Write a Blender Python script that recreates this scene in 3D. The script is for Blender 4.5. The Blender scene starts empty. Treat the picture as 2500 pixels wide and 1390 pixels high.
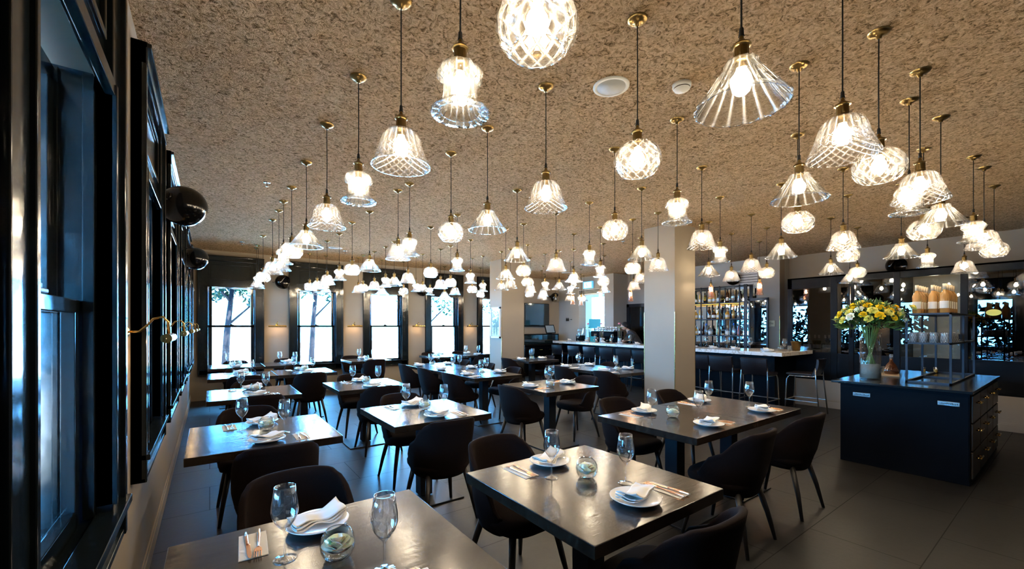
import bpy, math, random
from mathutils import Vector, Matrix
random.seed(7)
PI = math.pi
sc = bpy.context.scene
COL = sc.collection

# ------------------------------------------------------------ camera
TH = math.atan(738.0 / 1016.0)
cam_d = bpy.data.cameras.new('camera')
cam_d.sensor_width = 36.0
cam_d.lens = 1016.0 / 2500.0 * 36.0
cam_d.shift_y = 102.0 / 2500.0
cam_d.clip_start = 0.02
cam_d.clip_end = 200
cam = bpy.data.objects.new('camera', cam_d)
cam.location = (0, 0, 1.5)
cam.rotation_euler = (PI / 2, 0, -TH)
COL.objects.link(cam)
sc.camera = cam

# ------------------------------------------------------------ world (daylight) and exposure
w = bpy.data.worlds.new('daylight'); sc.world = w; w.use_nodes = True
bg = w.node_tree.nodes['Background']
bg.inputs[0].default_value = (0.11, 0.46, 1.0, 1)
bg.inputs[1].default_value = 120.0
sc.view_settings.view_transform = 'Standard'
sc.view_settings.look = 'None'
sc.view_settings.gamma = 1
sc.view_settings.use_curve_mapping = False
sc.view_settings.exposure = 0.0
try:
    sc.cycles.max_bounces = 12; sc.cycles.transparent_max_bounces = 28
    sc.cycles.glossy_bounces = 5; sc.cycles.transmission_bounces = 8; sc.cycles.diffuse_bounces = 3
    sc.cycles.caustics_reflective = False; sc.cycles.caustics_refractive = False
    sc.cycles.sample_clamp_indirect = 30.0
    sc.cycles.use_denoising = True
except Exception:
    pass

BULB_L = 330.0
LAMP_C = (1.0, 0.74, 0.43)

sun_d = bpy.data.lights.new('sun', 'SUN'); sun_d.energy = 330.0; sun_d.color = (1.0, 0.96, 0.88); sun_d.angle = 0.02
sun = bpy.data.objects.new('sun', sun_d); sun.rotation_euler = (math.radians(32), 0, math.radians(12)); COL.objects.link(sun)

def portal(loc, rot, sx, sy):
    l = bpy.data.lights.new('window_portal', 'AREA'); l.shape = 'RECTANGLE'; l.size = sx; l.size_y = sy
    l.cycles.is_portal = True
    o = bpy.data.objects.new('window_portal', l); o.location = loc; o.rotation_euler = rot; o['kind'] = 'structure'
    COL.objects.link(o)

FARW = [-0.20, 1.43, 3.05, 4.69, 6.32]
LEFTW = [1.00, 2.75, 4.34, 5.95, 7.50, 9.08]
for x in FARW:
    portal((x + 0.575, 10.47, 1.48), (-PI / 2, 0, 0), 0.7, 1.7)
for y in LEFTW:
    portal((-0.36, y + 0.575, 1.6), (0, -PI / 2, 0), 1.5, 0.7)

# ------------------------------------------------------------ materials
def new_mat(name):
    m = bpy.data.materials.new(name); m.use_nodes = True
    return m, m.node_tree.nodes, m.node_tree.links, m.node_tree.nodes['Principled BSDF']

def pbr(name, col, rough=0.5, metal=0.0, spec=0.5, coat=0.0, emit=None, estr=0.0, sheen=0.0, bump=None, trans=0.0, ior=1.45, sss=0.0):
    m, n, l, b = new_mat(name)
    b.inputs['Base Color'].default_value = (*col, 1)
    b.inputs['Roughness'].default_value = rough
    b.inputs['Metallic'].default_value = metal
    b.inputs['Specular IOR Level'].default_value = spec
    b.inputs['Coat Weight'].default_value = coat
    b.inputs['Sheen Weight'].default_value = sheen
    b.inputs['Transmission Weight'].default_value = trans
    b.inputs['IOR'].default_value = ior
    if sss:
        b.inputs['Subsurface Weight'].default_value = sss
    if emit:
        b.inputs['Emission Color'].default_value = (*emit, 1); b.inputs['Emission Strength'].default_value = estr
    if bump:
        sc_, st, det = bump
        t = n.new('ShaderNodeTexCoord'); x = n.new('ShaderNodeTexNoise'); x.inputs['Scale'].default_value = sc_; x.inputs['Detail'].default_value = det
        bp = n.new('ShaderNodeBump'); bp.inputs['Strength'].default_value = st; bp.inputs['Distance'].default_value = 0.01
        l.new(t.outputs['Object'], x.inputs['Vector']); l.new(x.outputs['Fac'], bp.inputs['Height']); l.new(bp.outputs['Normal'], b.inputs['Normal'])
    return m

def ramp(n, pts):
    r = n.new('ShaderNodeValToRGB')
    while len(r.color_ramp.elements) < len(pts):
        r.color_ramp.elements.new(0.5)
    for e, (p, c) in zip(r.color_ramp.elements, pts):
        e.position = p; e.color = (*c, 1)
    return r

M = {}
M['wall'] = pbr('painted_wall', (0.30, 0.25, 0.195), 0.75, bump=(60, 0.05, 3))
M['wall_light'] = pbr('pale_wall', (0.36, 0.345, 0.31), 0.7, bump=(60, 0.05, 3))
M['paint'] = pbr('gloss_black_paint', (0.006, 0.009, 0.010), 0.14, spec=0.55, bump=(9, 0.12, 2))
M['satin_black'] = pbr('satin_black', (0.003, 0.0035, 0.0045), 0.42, spec=0.09, bump=(120, 0.03, 2))
M['navy'] = pbr('blue_black_lacquer', (0.0012, 0.002, 0.004), 0.45, spec=0.08, bump=(40, 0.02, 2))
M['black_steel'] = pbr('blackened_steel', (0.018, 0.021, 0.026), 0.4, metal=0.4, spec=0.3, bump=(200, 0.04, 2))
M['glossy_black'] = pbr('glossy_black_shell', (0.003, 0.003, 0.0035), 0.16, spec=0.4)
M['wood_black'] = pbr('black_stained_wood', (0.010, 0.009, 0.009), 0.38, bump=(30, 0.05, 3))
M['leather'] = pbr('dark_leather', (0.008, 0.006, 0.007), 0.38, spec=0.35, bump=(160, 0.12, 3))
M['chrome'] = pbr('brushed_chrome', (0.55, 0.54, 0.52), 0.25, metal=1.0)
M['brass'] = pbr('polished_brass', (0.70, 0.47, 0.16), 0.22, metal=1.0)
M['antique'] = pbr('antique_brass', (0.30, 0.20, 0.075), 0.28, metal=1.0, bump=(40, 0.03, 2))
M['copper'] = pbr('copper_cutlery', (0.85, 0.47, 0.28), 0.2, metal=1.0)
M['cord'] = pbr('black_textile_cord', (0.010, 0.009, 0.008), 0.8, bump=(600, 0.4, 1))
M['china'] = pbr('white_china', (0.74, 0.74, 0.73), 0.12, spec=0.5, coat=0.3)
M['linen'] = pbr('white_linen', (0.80, 0.77, 0.72), 0.8, sheen=0.3, bump=(500, 0.1, 2))
M['paper'] = pbr('white_paper', (0.76, 0.74, 0.70), 0.85, bump=(200, 0.1, 2))
M['plastic_white'] = pbr('white_plastic', (0.70, 0.70, 0.68), 0.4)
M['grille'] = pbr('grey_grille', (0.42, 0.43, 0.43), 0.6, bump=(400, 0.3, 1))
M['petal'] = pbr('cream_petal', (0.95, 0.92, 0.74), 0.55, sss=0.4)
M['yellow'] = pbr('yellow_petal', (0.90, 0.60, 0.01), 0.55, sss=0.1)
M['pale_yellow'] = pbr('pale_yellow_petal', (0.88, 0.78, 0.18), 0.55, sss=0.1)
M['pink'] = pbr('pink_petal', (0.75, 0.22, 0.30), 0.55)
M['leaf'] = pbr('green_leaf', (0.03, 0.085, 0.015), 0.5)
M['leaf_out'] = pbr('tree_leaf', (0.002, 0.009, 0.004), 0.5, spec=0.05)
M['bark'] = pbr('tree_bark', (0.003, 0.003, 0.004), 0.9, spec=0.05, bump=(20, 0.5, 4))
M['stem'] = pbr('flower_stem', (0.12, 0.22, 0.05), 0.5)
M['ground_out'] = pbr('pale_paving', (0.70, 0.68, 0.64), 0.9, bump=(3, 0.2, 3))
M['bounce_absorber'] = pbr('dark_bounce_absorber', (0.010, 0.022, 0.008), 0.9, bump=(30, 0.5, 4))  # dark ground cover added to absorb bounced daylight
M['skin'] = pbr('skin', (0.50, 0.29, 0.20), 0.5, sss=0.05)
M['shirt'] = pbr('charcoal_shirt', (0.045, 0.05, 0.06), 0.85, bump=(150, 0.1, 2))
M['cap'] = pbr('black_cap', (0.010, 0.011, 0.014), 0.8)
M['red'] = pbr('red_plastic', (0.5, 0.05, 0.06), 0.4)
M['screen'] = pbr('dark_screen', (0.006, 0.012, 0.014), 0.10, spec=0.6, coat=0.6)
M['wood_board'] = pbr('pale_wood_board', (0.42, 0.28, 0.15), 0.5, bump=(15, 0.1, 3))
M['cork'] = pbr('capsule_foil', (0.62, 0.50, 0.33), 0.45)
M['label'] = pbr('bottle_label', (0.72, 0.66, 0.55), 0.6)
M['bulb'] = pbr('lit_bulb', (1, 1, 1), 0.3, emit=(1.0, 0.82, 0.58), estr=BULB_L)
M['bulb_off'] = pbr('clear_unlit_bulb', (0.6, 0.6, 0.6), 0.1)
M['tube'] = pbr('lit_tube', (1, 1, 1), 0.3, emit=(1.0, 0.72, 0.38), estr=10.0)
M['strip'] = pbr('amber_strip_light', (1, 0.6, 0.1), 0.3, emit=(1.0, 0.45, 0.03), estr=2.2)
M['blue_glow'] = pbr('blue_sign_light', (0.2, 0.6, 1), 0.3, emit=(0.08, 0.42, 0.70), estr=1.0)
M['blue_screen'] = pbr('blue_screen_light', (0.02, 0.1, 0.15), 0.2, emit=(0.03, 0.30, 0.42), estr=0.9)
M['white_glow'] = pbr('white_sign_light', (1, 1, 1), 0.3, emit=(0.7, 0.92, 1.0), estr=0.9)
M['tablet'] = pbr('tablet_light', (0.03, 0.04, 0.05), 0.4, emit=(0.10, 0.14, 0.18), estr=0.8)
M['ink'] = pbr('black_ink', (0.01, 0.01, 0.01), 0.6)
M['ivory'] = pbr('ivory_plaque', (0.62, 0.55, 0.36), 0.5)
M['frame_white'] = pbr('white_frame', (0.72, 0.73, 0.74), 0.35)
M['drawer_wood'] = pbr('dark_bronze_drawer', (0.045, 0.028, 0.012), 0.35)
M['gel'] = pbr('clear_gel_beads', (0.62, 0.60, 0.52), 0.25, trans=0.5, bump=(60, 0.8, 3))

def marble():
    m, n, l, b = new_mat('pale_marble')
    t = n.new('ShaderNodeTexCoord'); no = n.new('ShaderNodeTexNoise'); no.inputs['Scale'].default_value = 3.5; no.inputs['Detail'].default_value = 7; no.inputs['Distortion'].default_value = 1.6
    r = ramp(n, [(0.0, (0.62, 0.58, 0.52)), (0.47, (0.66, 0.62, 0.56)), (0.50, (0.36, 0.28, 0.20)), (0.53, (0.66, 0.62, 0.57)), (1.0, (0.72, 0.70, 0.66))])
    l.new(t.outputs['Object'], no.inputs['Vector']); l.new(no.outputs['Fac'], r.inputs['Fac']); l.new(r.outputs['Color'], b.inputs['Base Color'])
    b.inputs['Roughness'].default_value = 0.18
    return m
M['marble'] = marble()

def ceiling_mat():
    m, n, l, b = new_mat('sprayed_fibre_plaster')
    t = n.new('ShaderNodeTexCoord')
    mp = n.new('ShaderNodeMapping'); mp.inputs['Scale'].default_value = (1, 1, 1)
    n1 = n.new('ShaderNodeTexNoise'); n1.inputs['Scale'].default_value = 26; n1.inputs['Detail'].default_value = 4; n1.inputs['Roughness'].default_value = 0.6; n1.inputs['Distortion'].default_value = 1.8
    n2 = n.new('ShaderNodeTexNoise'); n2.inputs['Scale'].default_value = 75; n2.inputs['Detail'].default_value = 3; n2.inputs['Distortion'].default_value = 2.5
    n3 = n.new('ShaderNodeTexNoise'); n3.inputs['Scale'].default_value = 0.9; n3.inputs['Detail'].default_value = 3
    l.new(t.outputs['Object'], mp.inputs['Vector'])
    for k in (n1, n2, n3): l.new(mp.outputs['Vector'], k.inputs['Vector'])
    mx = n.new('ShaderNodeMath'); mx.operation = 'MULTIPLY_ADD'; mx.inputs[1].default_value = 0.4
    l.new(n2.outputs['Fac'], mx.inputs[0]); l.new(n1.outputs['Fac'], mx.inputs[2])
    r = ramp(n, [(0.53, (0.18, 0.11, 0.05)), (0.66, (0.68, 0.45, 0.25)), (0.84, (0.96, 0.72, 0.47))])  # crevice shade painted into the colour: darker where the relief is low
    l.new(mx.outputs[0], r.inputs['Fac'])
    mix = n.new('ShaderNodeMixRGB'); mix.blend_type = 'MULTIPLY'; mix.inputs[0].default_value = 0.5
    r3 = ramp(n, [(0.3, (0.85, 0.82, 0.80)), (0.7, (1, 1, 1))])
    l.new(n3.outputs['Fac'], r3.inputs['Fac']); l.new(r.outputs['Color'], mix.inputs[1]); l.new(r3.outputs['Color'], mix.inputs[2])
    l.new(mix.outputs['Color'], b.inputs['Base Color'])
    bp = n.new('ShaderNodeBump'); bp.inputs['Strength'].default_value = 1.0; bp.inputs['Distance'].default_value = 0.09
    l.new(mx.outputs[0], bp.inputs['Height']); l.new(bp.outputs['Normal'], b.inputs['Normal'])
    b.inputs['Roughness'].default_value = 0.95; b.inputs['Specular IOR Level'].default_value = 0.1
    return m
M['ceiling'] = ceiling_mat()

def floor_mat():
    m, n, l, b = new_mat('dark_slate_tiles')
    t = n.new('ShaderNodeTexCoord')
    br = n.new('ShaderNodeTexBrick'); br.offset = 0.5; br.inputs['Scale'].default_value = 1.0
    br.inputs['Brick Width'].default_value = 1.2; br.inputs['Row Height'].default_value = 0.6
    br.inputs['Mortar Size'].default_value = 0.0035; br.inputs['Mortar Smooth'].default_value = 0.1
    br.inputs['Color1'].default_value = (0.007, 0.0065, 0.006, 1); br.inputs['Color2'].default_value = (0.010, 0.0092, 0.0085, 1); br.inputs['Mortar'].default_value = (0.004, 0.004, 0.004, 1)
    rot = n.new('ShaderNodeMapping'); rot.inputs['Rotation'].default_value = (0, 0, 0)
    n1 = n.new('ShaderNodeTexNoise'); n1.inputs['Scale'].default_value = 2.6; n1.inputs['Detail'].default_value = 4
    n2 = n.new('ShaderNodeTexNoise'); n2.inputs['Scale'].default_value = 22; n2.inputs['Detail'].default_value = 3
    l.new(t.outputs['Object'], rot.inputs['Vector'])
    for k in (br, n1, n2): l.new(rot.outputs['Vector'], k.inputs['Vector'])
    mix = n.new('ShaderNodeMixRGB'); mix.blend_type = 'MULTIPLY'; mix.inputs[0].default_value = 0.8
    r = ramp(n, [(0.3, (0.75, 0.75, 0.75)), (0.7, (1.15, 1.12, 1.08))])
    l.new(n1.outputs['Fac'], r.inputs['Fac']); l.new(br.outputs['Color'], mix.inputs[1]); l.new(r.outputs['Color'], mix.inputs[2])
    l.new(mix.outputs['Color'], b.inputs['Base Color'])
    rr = n.new('ShaderNodeMapRange'); rr.inputs['To Min'].default_value = 0.38; rr.inputs['To Max'].default_value = 0.46
    l.new(n1.outputs['Fac'], rr.inputs['Value'])
    ra = n.new('ShaderNodeMath'); ra.operation = 'MULTIPLY_ADD'; ra.inputs[1].default_value = 0.15
    l.new(br.outputs['Fac'], ra.inputs[0]); l.new(rr.outputs['Result'], ra.inputs[2]); l.new(ra.outputs[0], b.inputs['Roughness'])
    sp = n.new('ShaderNodeMapRange'); sp.inputs['To Min'].default_value = 0.34; sp.inputs['To Max'].default_value = 0.15
    l.new(br.outputs['Fac'], sp.inputs['Value']); l.new(sp.outputs['Result'], b.inputs['Specular IOR Level'])
    ad = n.new('ShaderNodeMath'); ad.operation = 'MULTIPLY_ADD'; ad.inputs[1].default_value = -4.0
    l.new(br.outputs['Fac'], ad.inputs[0]); l.new(n2.outputs['Fac'], ad.inputs[2])
    bp = n.new('ShaderNodeBump'); bp.inputs['Strength'].default_value = 0.18; bp.inputs['Distance'].default_value = 0.004
    l.new(ad.outputs[0], bp.inputs['Height']); l.new(bp.outputs['Normal'], b.inputs['Normal'])
    return m
M['floor'] = floor_mat()

def table_mat():
    m, n, l, b = new_mat('dark_stained_oak')
    t = n.new('ShaderNodeTexCoord'); mp = n.new('ShaderNodeMapping'); mp.inputs['Scale'].default_value = (1.2, 14, 6)
    n1 = n.new('ShaderNodeTexNoise'); n1.inputs['Scale'].default_value = 3.0; n1.inputs['Detail'].default_value = 8; n1.inputs['Distortion'].default_value = 0.5
    oi = n.new('ShaderNodeObjectInfo')
    l.new(t.outputs['Object'], mp.inputs['Vector']); l.new(oi.outputs['Random'], mp.inputs['Location'])
    l.new(mp.outputs['Vector'], n1.inputs['Vector'])
    r = ramp(n, [(0.3, (0.009, 0.006, 0.004)), (0.55, (0.020, 0.014, 0.010)), (0.75, (0.036, 0.026, 0.018))])
    l.new(n1.outputs['Fac'], r.inputs['Fac']); l.new(r.outputs['Color'], b.inputs['Base Color'])
    rr = n.new('ShaderNodeMapRange'); rr.inputs['To Min'].default_value = 0.13; rr.inputs['To Max'].default_value = 0.24
    l.new(n1.outputs['Fac'], rr.inputs['Value']); l.new(rr.outputs['Result'], b.inputs['Roughness'])
    bp = n.new('ShaderNodeBump'); bp.inputs['Strength'].default_value = 0.18; bp.inputs['Distance'].default_value = 0.004
    l.new(n1.outputs['Fac'], bp.inputs['Height']); l.new(bp.outputs['Normal'], b.inputs['Normal'])
    b.inputs['Specular IOR Level'].default_value = 0.8
    return m
M['table'] = table_mat()
M['velvet'] = pbr('dark_brown_velvet', (0.008, 0.0045, 0.004), 0.9, spec=0.12, bump=(300, 0.15, 2))

def thin_glass(name, tint=(1, 1, 1), ior=1.5, white=0.0, refr=0.0, bump=None, rough=0.0, lines=None, edge=4.0):
    """clear glass walls; lines = (kind, count, pitch, strength, lo, hi): ground cut lines of a pressed pattern"""
    m = bpy.data.materials.new(name); m.use_nodes = True; n = m.node_tree.nodes; l = m.node_tree.links; n.clear()
    out = n.new('ShaderNodeOutputMaterial')
    tr = n.new('ShaderNodeBsdfTransparent'); tr.inputs['Color'].default_value = (*tint, 1)
    gl = n.new('ShaderNodeBsdfGlossy'); gl.inputs['Roughness'].default_value = rough
    f0 = ((ior - 1) / (ior + 1)) ** 2
    lw = n.new('ShaderNodeLayerWeight'); lw.inputs['Blend'].default_value = 0.5
    def math_(op, a, b=None, c=None):
        x = n.new('ShaderNodeMath'); x.operation = op
        for k, v in enumerate((a, b, c)):
            if v is None: continue
            if isinstance(v, (int, float)): x.inputs[k].default_value = v
            else: l.new(v, x.inputs[k])
        return x.outputs[0]
    fr = math_('MULTIPLY_ADD', math_('POWER', lw.outputs['Facing'], edge), 1 - f0, f0)
    base = tr.outputs[0]; nrm = None; pat = None
    if bump or lines: t = n.new('ShaderNodeTexCoord')
    if lines:
        kind, N, K, st, lo, hi = lines
        sx = n.new('ShaderNodeSeparateXYZ'); l.new(t.outputs['Object'], sx.inputs[0])
        ang = math_('MULTIPLY', math_('ARCTAN2', sx.outputs[1], sx.outputs[0]), N / 2.0)
        z = sx.outputs[2]
        def ln(x, p): return math_('POWER', math_('ABSOLUTE', math_('COSINE', x)), p)
        if kind == 'flute': pat = ln(ang, 26)
        else:
            zz = math_('MULTIPLY', z, K)
            pat = math_('MAXIMUM', ln(math_('ADD', ang, zz), 22), ln(math_('SUBTRACT', ang, zz), 22))
        if kind == 'bell':
            sel = math_('LESS_THAN', z, -.085)
            up = ln(ang, 24)
            pat = math_('ADD', math_('MULTIPLY', pat, sel), math_('MULTIPLY', up, math_('SUBTRACT', 1.0, sel)))
        bp = n.new('ShaderNodeBump'); bp.inputs['Strength'].default_value = 0.8; bp.inputs['Distance'].default_value = 0.004
        l.new(pat, bp.inputs['Height']); nrm = bp.outputs['Normal']
    elif bump:
        v = n.new('ShaderNodeTexVoronoi'); v.inputs['Scale'].default_value = bump[0]; v.feature = 'SMOOTH_F1'
        bp = n.new('ShaderNodeBump'); bp.inputs['Strength'].default_value = bump[1]; bp.inputs['Distance'].default_value = 0.01
        l.new(t.outputs['Object'], v.inputs['Vector']); l.new(v.outputs['Distance'], bp.inputs['Height']); nrm = bp.outputs['Normal']
    if nrm:
        l.new(nrm, gl.inputs['Normal']); l.new(nrm, lw.inputs['Normal'])
    if refr > 0:
        rf = n.new('ShaderNodeBsdfRefraction'); rf.inputs['IOR'].default_value = 1.10; rf.inputs['Roughness'].default_value = 0.0
        rf.inputs['Color'].default_value = (*tint, 1)
        if nrm: l.new(nrm, rf.inputs['Normal'])
        mx = n.new('ShaderNodeMixShader'); mx.inputs[0].default_value = refr
        l.new(base, mx.inputs[1]); l.new(rf.outputs[0], mx.inputs[2]); base = mx.outputs[0]
    if white > 0 or pat:
        tl = n.new('ShaderNodeBsdfTranslucent'); tl.inputs['Color'].default_value = (*tint, 1)
        df = n.new('ShaderNodeBsdfDiffuse'); df.inputs['Color'].default_value = (*tint, 1)
        hm = n.new('ShaderNodeMixShader'); l.new(tl.outputs[0], hm.inputs[1]); l.new(df.outputs[0], hm.inputs[2])
        mx = n.new('ShaderNodeMixShader'); mx.inputs[0].default_value = white
        if pat: l.new(math_('MULTIPLY_ADD', pat, lines[3], white), mx.inputs[0])  # white painted along the cuts in place of light caught by edges
        l.new(base, mx.inputs[1]); l.new(hm.outputs[0], mx.inputs[2]); base = mx.outputs[0]
    ms = n.new('ShaderNodeMixShader')
    l.new(fr, ms.inputs[0]); l.new(base, ms.inputs[1]); l.new(gl.outputs[0], ms.inputs[2])
    l.new(ms.outputs[0], out.inputs['Surface'])
    return m
M['pane'] = thin_glass('window_glass', (0.95, 1, 1), 1.5)
M['dark_pane'] = thin_glass('tinted_dark_glass', (0.16, 0.18, 0.2), 1.9)
M['fridge_pane'] = thin_glass('fridge_glass', (0.35, 0.38, 0.4), 2.0)
M['glass'] = thin_glass('clear_wine_glass', (0.98, 0.985, 0.985), 1.65, white=0.012, edge=1.9)
M['glass_thick'] = thin_glass('thick_clear_glass', (0.975, 0.99, 0.985), 1.5, white=0.008, edge=2.8)
M['crystal_bell'] = thin_glass('diamond_cut_crystal', (1, 0.99, 0.98), 1.6, white=0.005, refr=0.35, lines=('bell', 20, 110, 0.12, 0, 0), edge=2.5)
M['crystal_globe'] = thin_glass('oval_cut_crystal', (1, 0.99, 0.97), 1.6, white=0.005, refr=0.35, lines=('diamond', 14, 50, 0.12, 0, 0), edge=2.5)
M['crystal_smooth'] = thin_glass('pressed_crystal', (0.99, 0.998, 0.99), 1.6, white=0.004, refr=0.3, lines=('flute', 16, 0, 0.13, 0, 0), edge=2.2)
M['crystal_hat'] = thin_glass('knobbed_crystal', (0.99, 0.998, 0.99), 1.6, white=0.010, refr=0.3, lines=('flute', 18, 0, 0.14, 0, 0), edge=2.2)
M['crystal_pink'] = thin_glass('pink_tinted_crystal', (1, 0.78, 0.66), 1.6, white=0.03, refr=0.3, lines=('diamond', 12, 60, 0.05, 0, 0), edge=2.5)
M['crystal'] = thin_glass('cut_tumbler_glass', (0.98, 0.99, 0.99), 1.9, white=0.25, lines=('diamond', 10, 60, 0.45, 0, 0), edge=1.8)
M['mirror'] = pbr('mirror', (0.75, 0.78, 0.78), 0.02, metal=1.0)
for nm, c_ in dict(amber=(1.0, 0.52, 0.10), rose=(0.80, 0.42, 0.12), brown=(0.12, 0.035, 0.012), green=(0.04, 0.12, 0.05), clear=(0.85, 0.9, 0.92), red=(0.45, 0.05, 0.02), blue=(0.05, 0.15, 0.6)).items():
    M['liq_' + nm] = pbr('bottle_' + nm, c_, 0.08, coat=0.5, trans={'clear': 0.8, 'rose': 0.6}.get(nm, 0.35))

# ------------------------------------------------------------ mesh helpers
class MB:
    def __init__(s): s.v = []; s.f = []
    def add(s, vs, fs):
        o = len(s.v); s.v += [tuple(v) for v in vs]; s.f += [tuple(i + o for i in f) for f in fs]
        return s
    def box(s, x0, x1, y0, y1, z0, z1, mat=None):
        vs = [(x, y, z) for z in (z0, z1) for y in (y0, y1) for x in (x0, x1)]
        if mat: vs = [mat @ Vector(v) for v in vs]
        return s.add(vs, [(0, 2, 3, 1), (4, 5, 7, 6), (0, 1, 5, 4), (2, 6, 7, 3), (0, 4, 6, 2), (1, 3, 7, 5)])
    def prism(s, pts, z0, z1):
        n = len(pts); vs = [(x, y, z0) for x, y in pts] + [(x, y, z1) for x, y in pts]
        return s.add(vs, [tuple(range(n))[::-1], tuple(range(n, 2 * n))] + [(i, (i + 1) % n, n + (i + 1) % n, n + i) for i in range(n)])
    def lathe(s, prof, seg=24, c=(0, 0), fn=None, close=False, mat=None):
        vs = []; fs = []; n = len(prof)
        for j, (r, z) in enumerate(prof):
            for i in range(seg):
                a = 2 * PI * i / seg
                rr, zz = (r, z) if fn is None else fn(r, z, a, j)
                p = (c[0] + rr * math.cos(a), c[1] + rr * math.sin(a), zz)
                vs.append(mat @ Vector(p) if mat else p)
        for j in range(n - 1 + (1 if close else 0)):
            for i in range(seg):
                a, b = j * seg + i, j * seg + (i + 1) % seg
                c2, d = ((j + 1) % n) * seg + (i + 1) % seg, ((j + 1) % n) * seg + i
                fs.append((a, b, c2, d))
        return s.add(vs, fs)
    def tube(s, pts, r, seg=8, cap=True):
        pts = [Vector(p) for p in pts]; n = len(pts); vs = []; fs = []
        rs = r if isinstance(r, (list, tuple)) else [r] * n
        up = None
        for k, p in enumerate(pts):
            d = (pts[min(k + 1, n - 1)] - pts[max(k - 1, 0)]).normalized()
            if up is None:
                up = Vector((0, 0, 1)) if abs(d.z) < 0.9 else Vector((1, 0, 0))
            a = d.cross(up)
            if a.length < 1e-4: a = d.orthogonal()
            a.normalize(); b = a.cross(d).normalized(); up = b
            for i in range(seg):
                t = 2 * PI * i / seg
                vs.append(p + (a * math.cos(t) + b * math.sin(t)) * rs[k])
        for k in range(n - 1):
            for i in range(seg):
                fs.append((k * seg + i, k * seg + (i + 1) % seg, (k + 1) * seg + (i + 1) % seg, (k + 1) * seg + i))
        if cap: fs += [tuple(range(seg))[::-1], tuple(range((n - 1) * seg, n * seg))]
        return s.add(vs, fs)
    def sphere(s, c, r, seg=16, rings=10, sc3=(1, 1, 1)):
        prof = [(max(1e-4, math.sin(PI * k / rings)) * r, -math.cos(PI * k / rings) * r) for k in range(rings + 1)]
        vs = []; fs = []
        for rr, z in prof:
            for i in range(seg):
                a = 2 * PI * i / seg; vs.append((c[0] + rr * math.cos(a) * sc3[0], c[1] + rr * math.sin(a) * sc3[1], c[2] + z * sc3[2]))
        for j in range(rings):
            for i in range(seg):
                fs.append((j * seg + i, j * seg + (i + 1) % seg, (j + 1) * seg + (i + 1) % seg, (j + 1) * seg + i))
        return s.add(vs, fs)
    def build(s, name, mat, parent=None, smooth=False, bevel=0.0, seg=2):
        me = bpy.data.meshes.new(name); me.from_pydata(s.v, [], s.f); me.update()
        me.materials.append(M[mat] if isinstance(mat, str) else mat)
        if smooth: me.polygons.foreach_set('use_smooth', [True] * len(me.polygons))
        o = bpy.data.objects.new(name, me); COL.objects.link(o)
        if parent: o.parent = parent
        if bevel:
            b = o.modifiers.new('bevel', 'BEVEL'); b.width = bevel; b.segments = seg; b.limit_method = 'ANGLE'; b.angle_limit = math.radians(40)
        return o

def B(*a): return MB().box(*a)

def empty(name, loc=(0, 0, 0), rz=0):
    o = bpy.data.objects.new(name, None); o.empty_display_size = 0.1; o.location = loc; o.rotation_euler = (0, 0, rz); COL.objects.link(o); return o

def tag(o, label=None, cat=None, group=None, kind=None):
    if label: o['label'] = label
    if cat: o['category'] = cat
    if group: o['group'] = group
    if kind: o['kind'] = kind
    return o

def struct(o): o['kind'] = 'structure'; return o

def dup(o, parent=None):
    c_ = o.copy(); COL.objects.link(c_)
    if parent is not None: c_.parent = parent
    for ch in o.children: dup(ch, c_)
    return c_

protos = {}
def place(key, maker, loc, rz, label, cat, group):
    """first call builds the thing, later calls copy it"""
    if key not in protos:
        o = maker(); protos[key] = o
    else:
        o = dup(protos[key])
    o.location = loc; o.rotation_euler = (0, 0, rz)
    tag(o, label, cat, group)
    return o

def text(s, size, mat, parent, loc, rot, name='lettering', ext=0.0008):
    cu = bpy.data.curves.new(name, 'FONT'); cu.body = s; cu.size = size; cu.extrude = ext; cu.align_x = 'CENTER'; cu.align_y = 'CENTER'
    cu.materials.append(M[mat]); o = bpy.data.objects.new(name, cu); COL.objects.link(o); o.parent = parent; o.location = loc; o.rotation_euler = rot
    return o
# ------------------------------------------------------------ the room
CZ = 3.0525; YW = 10.45; XL = -0.315; XR = 10.45; YB = -3.5
struct(B(XL - 0.3, 13.5, YB - 0.3, 13.0, -0.25, 0).build('floor', 'floor'))
struct(B(XL - 0.3, 13.5, YB - 0.3, 13.0, CZ, CZ + 0.25).build('ceiling', 'ceiling'))
# far wall with window openings
m = MB(); xs = [XL - 0.3]
for x in FARW: xs += [x + 0.14, x + 1.01]
xs += [9.85]
for i in range(0, len(xs), 2): m.box(xs[i], xs[i + 1], YW, YW + 0.3, 0, CZ)
for x in FARW:
    m.box(x + 0.14, x + 1.01, YW, YW + 0.3, 0, 0.60); m.box(x + 0.14, x + 1.01, YW, YW + 0.3, 2.36, CZ)
struct(m.build('wall_back', 'wall'))
m = MB(); ys = [YB - 0.3]
for y in LEFTW: ys += [y + 0.14, y + 1.01]
ys += [YW]
for i in range(0, len(ys), 2): m.box(XL - 0.3, XL, ys[i], ys[i + 1], 0, CZ)
for y in LEFTW:
    m.box(XL - 0.3, XL, y + 0.14, y + 1.01, 0, 0.82); m.box(XL - 0.3, XL, y + 0.14, y + 1.01, 2.36, CZ)
struct(m.build('wall_left', 'wall'))
struct(B(XR, XR + 0.3, YB, 3.87, 0, CZ).build('wall_right', 'wall'))
struct(B(XL, XR + 0.3, YB - 0.3, YB, 0, CZ).build('wall_front', 'wall'))
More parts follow.
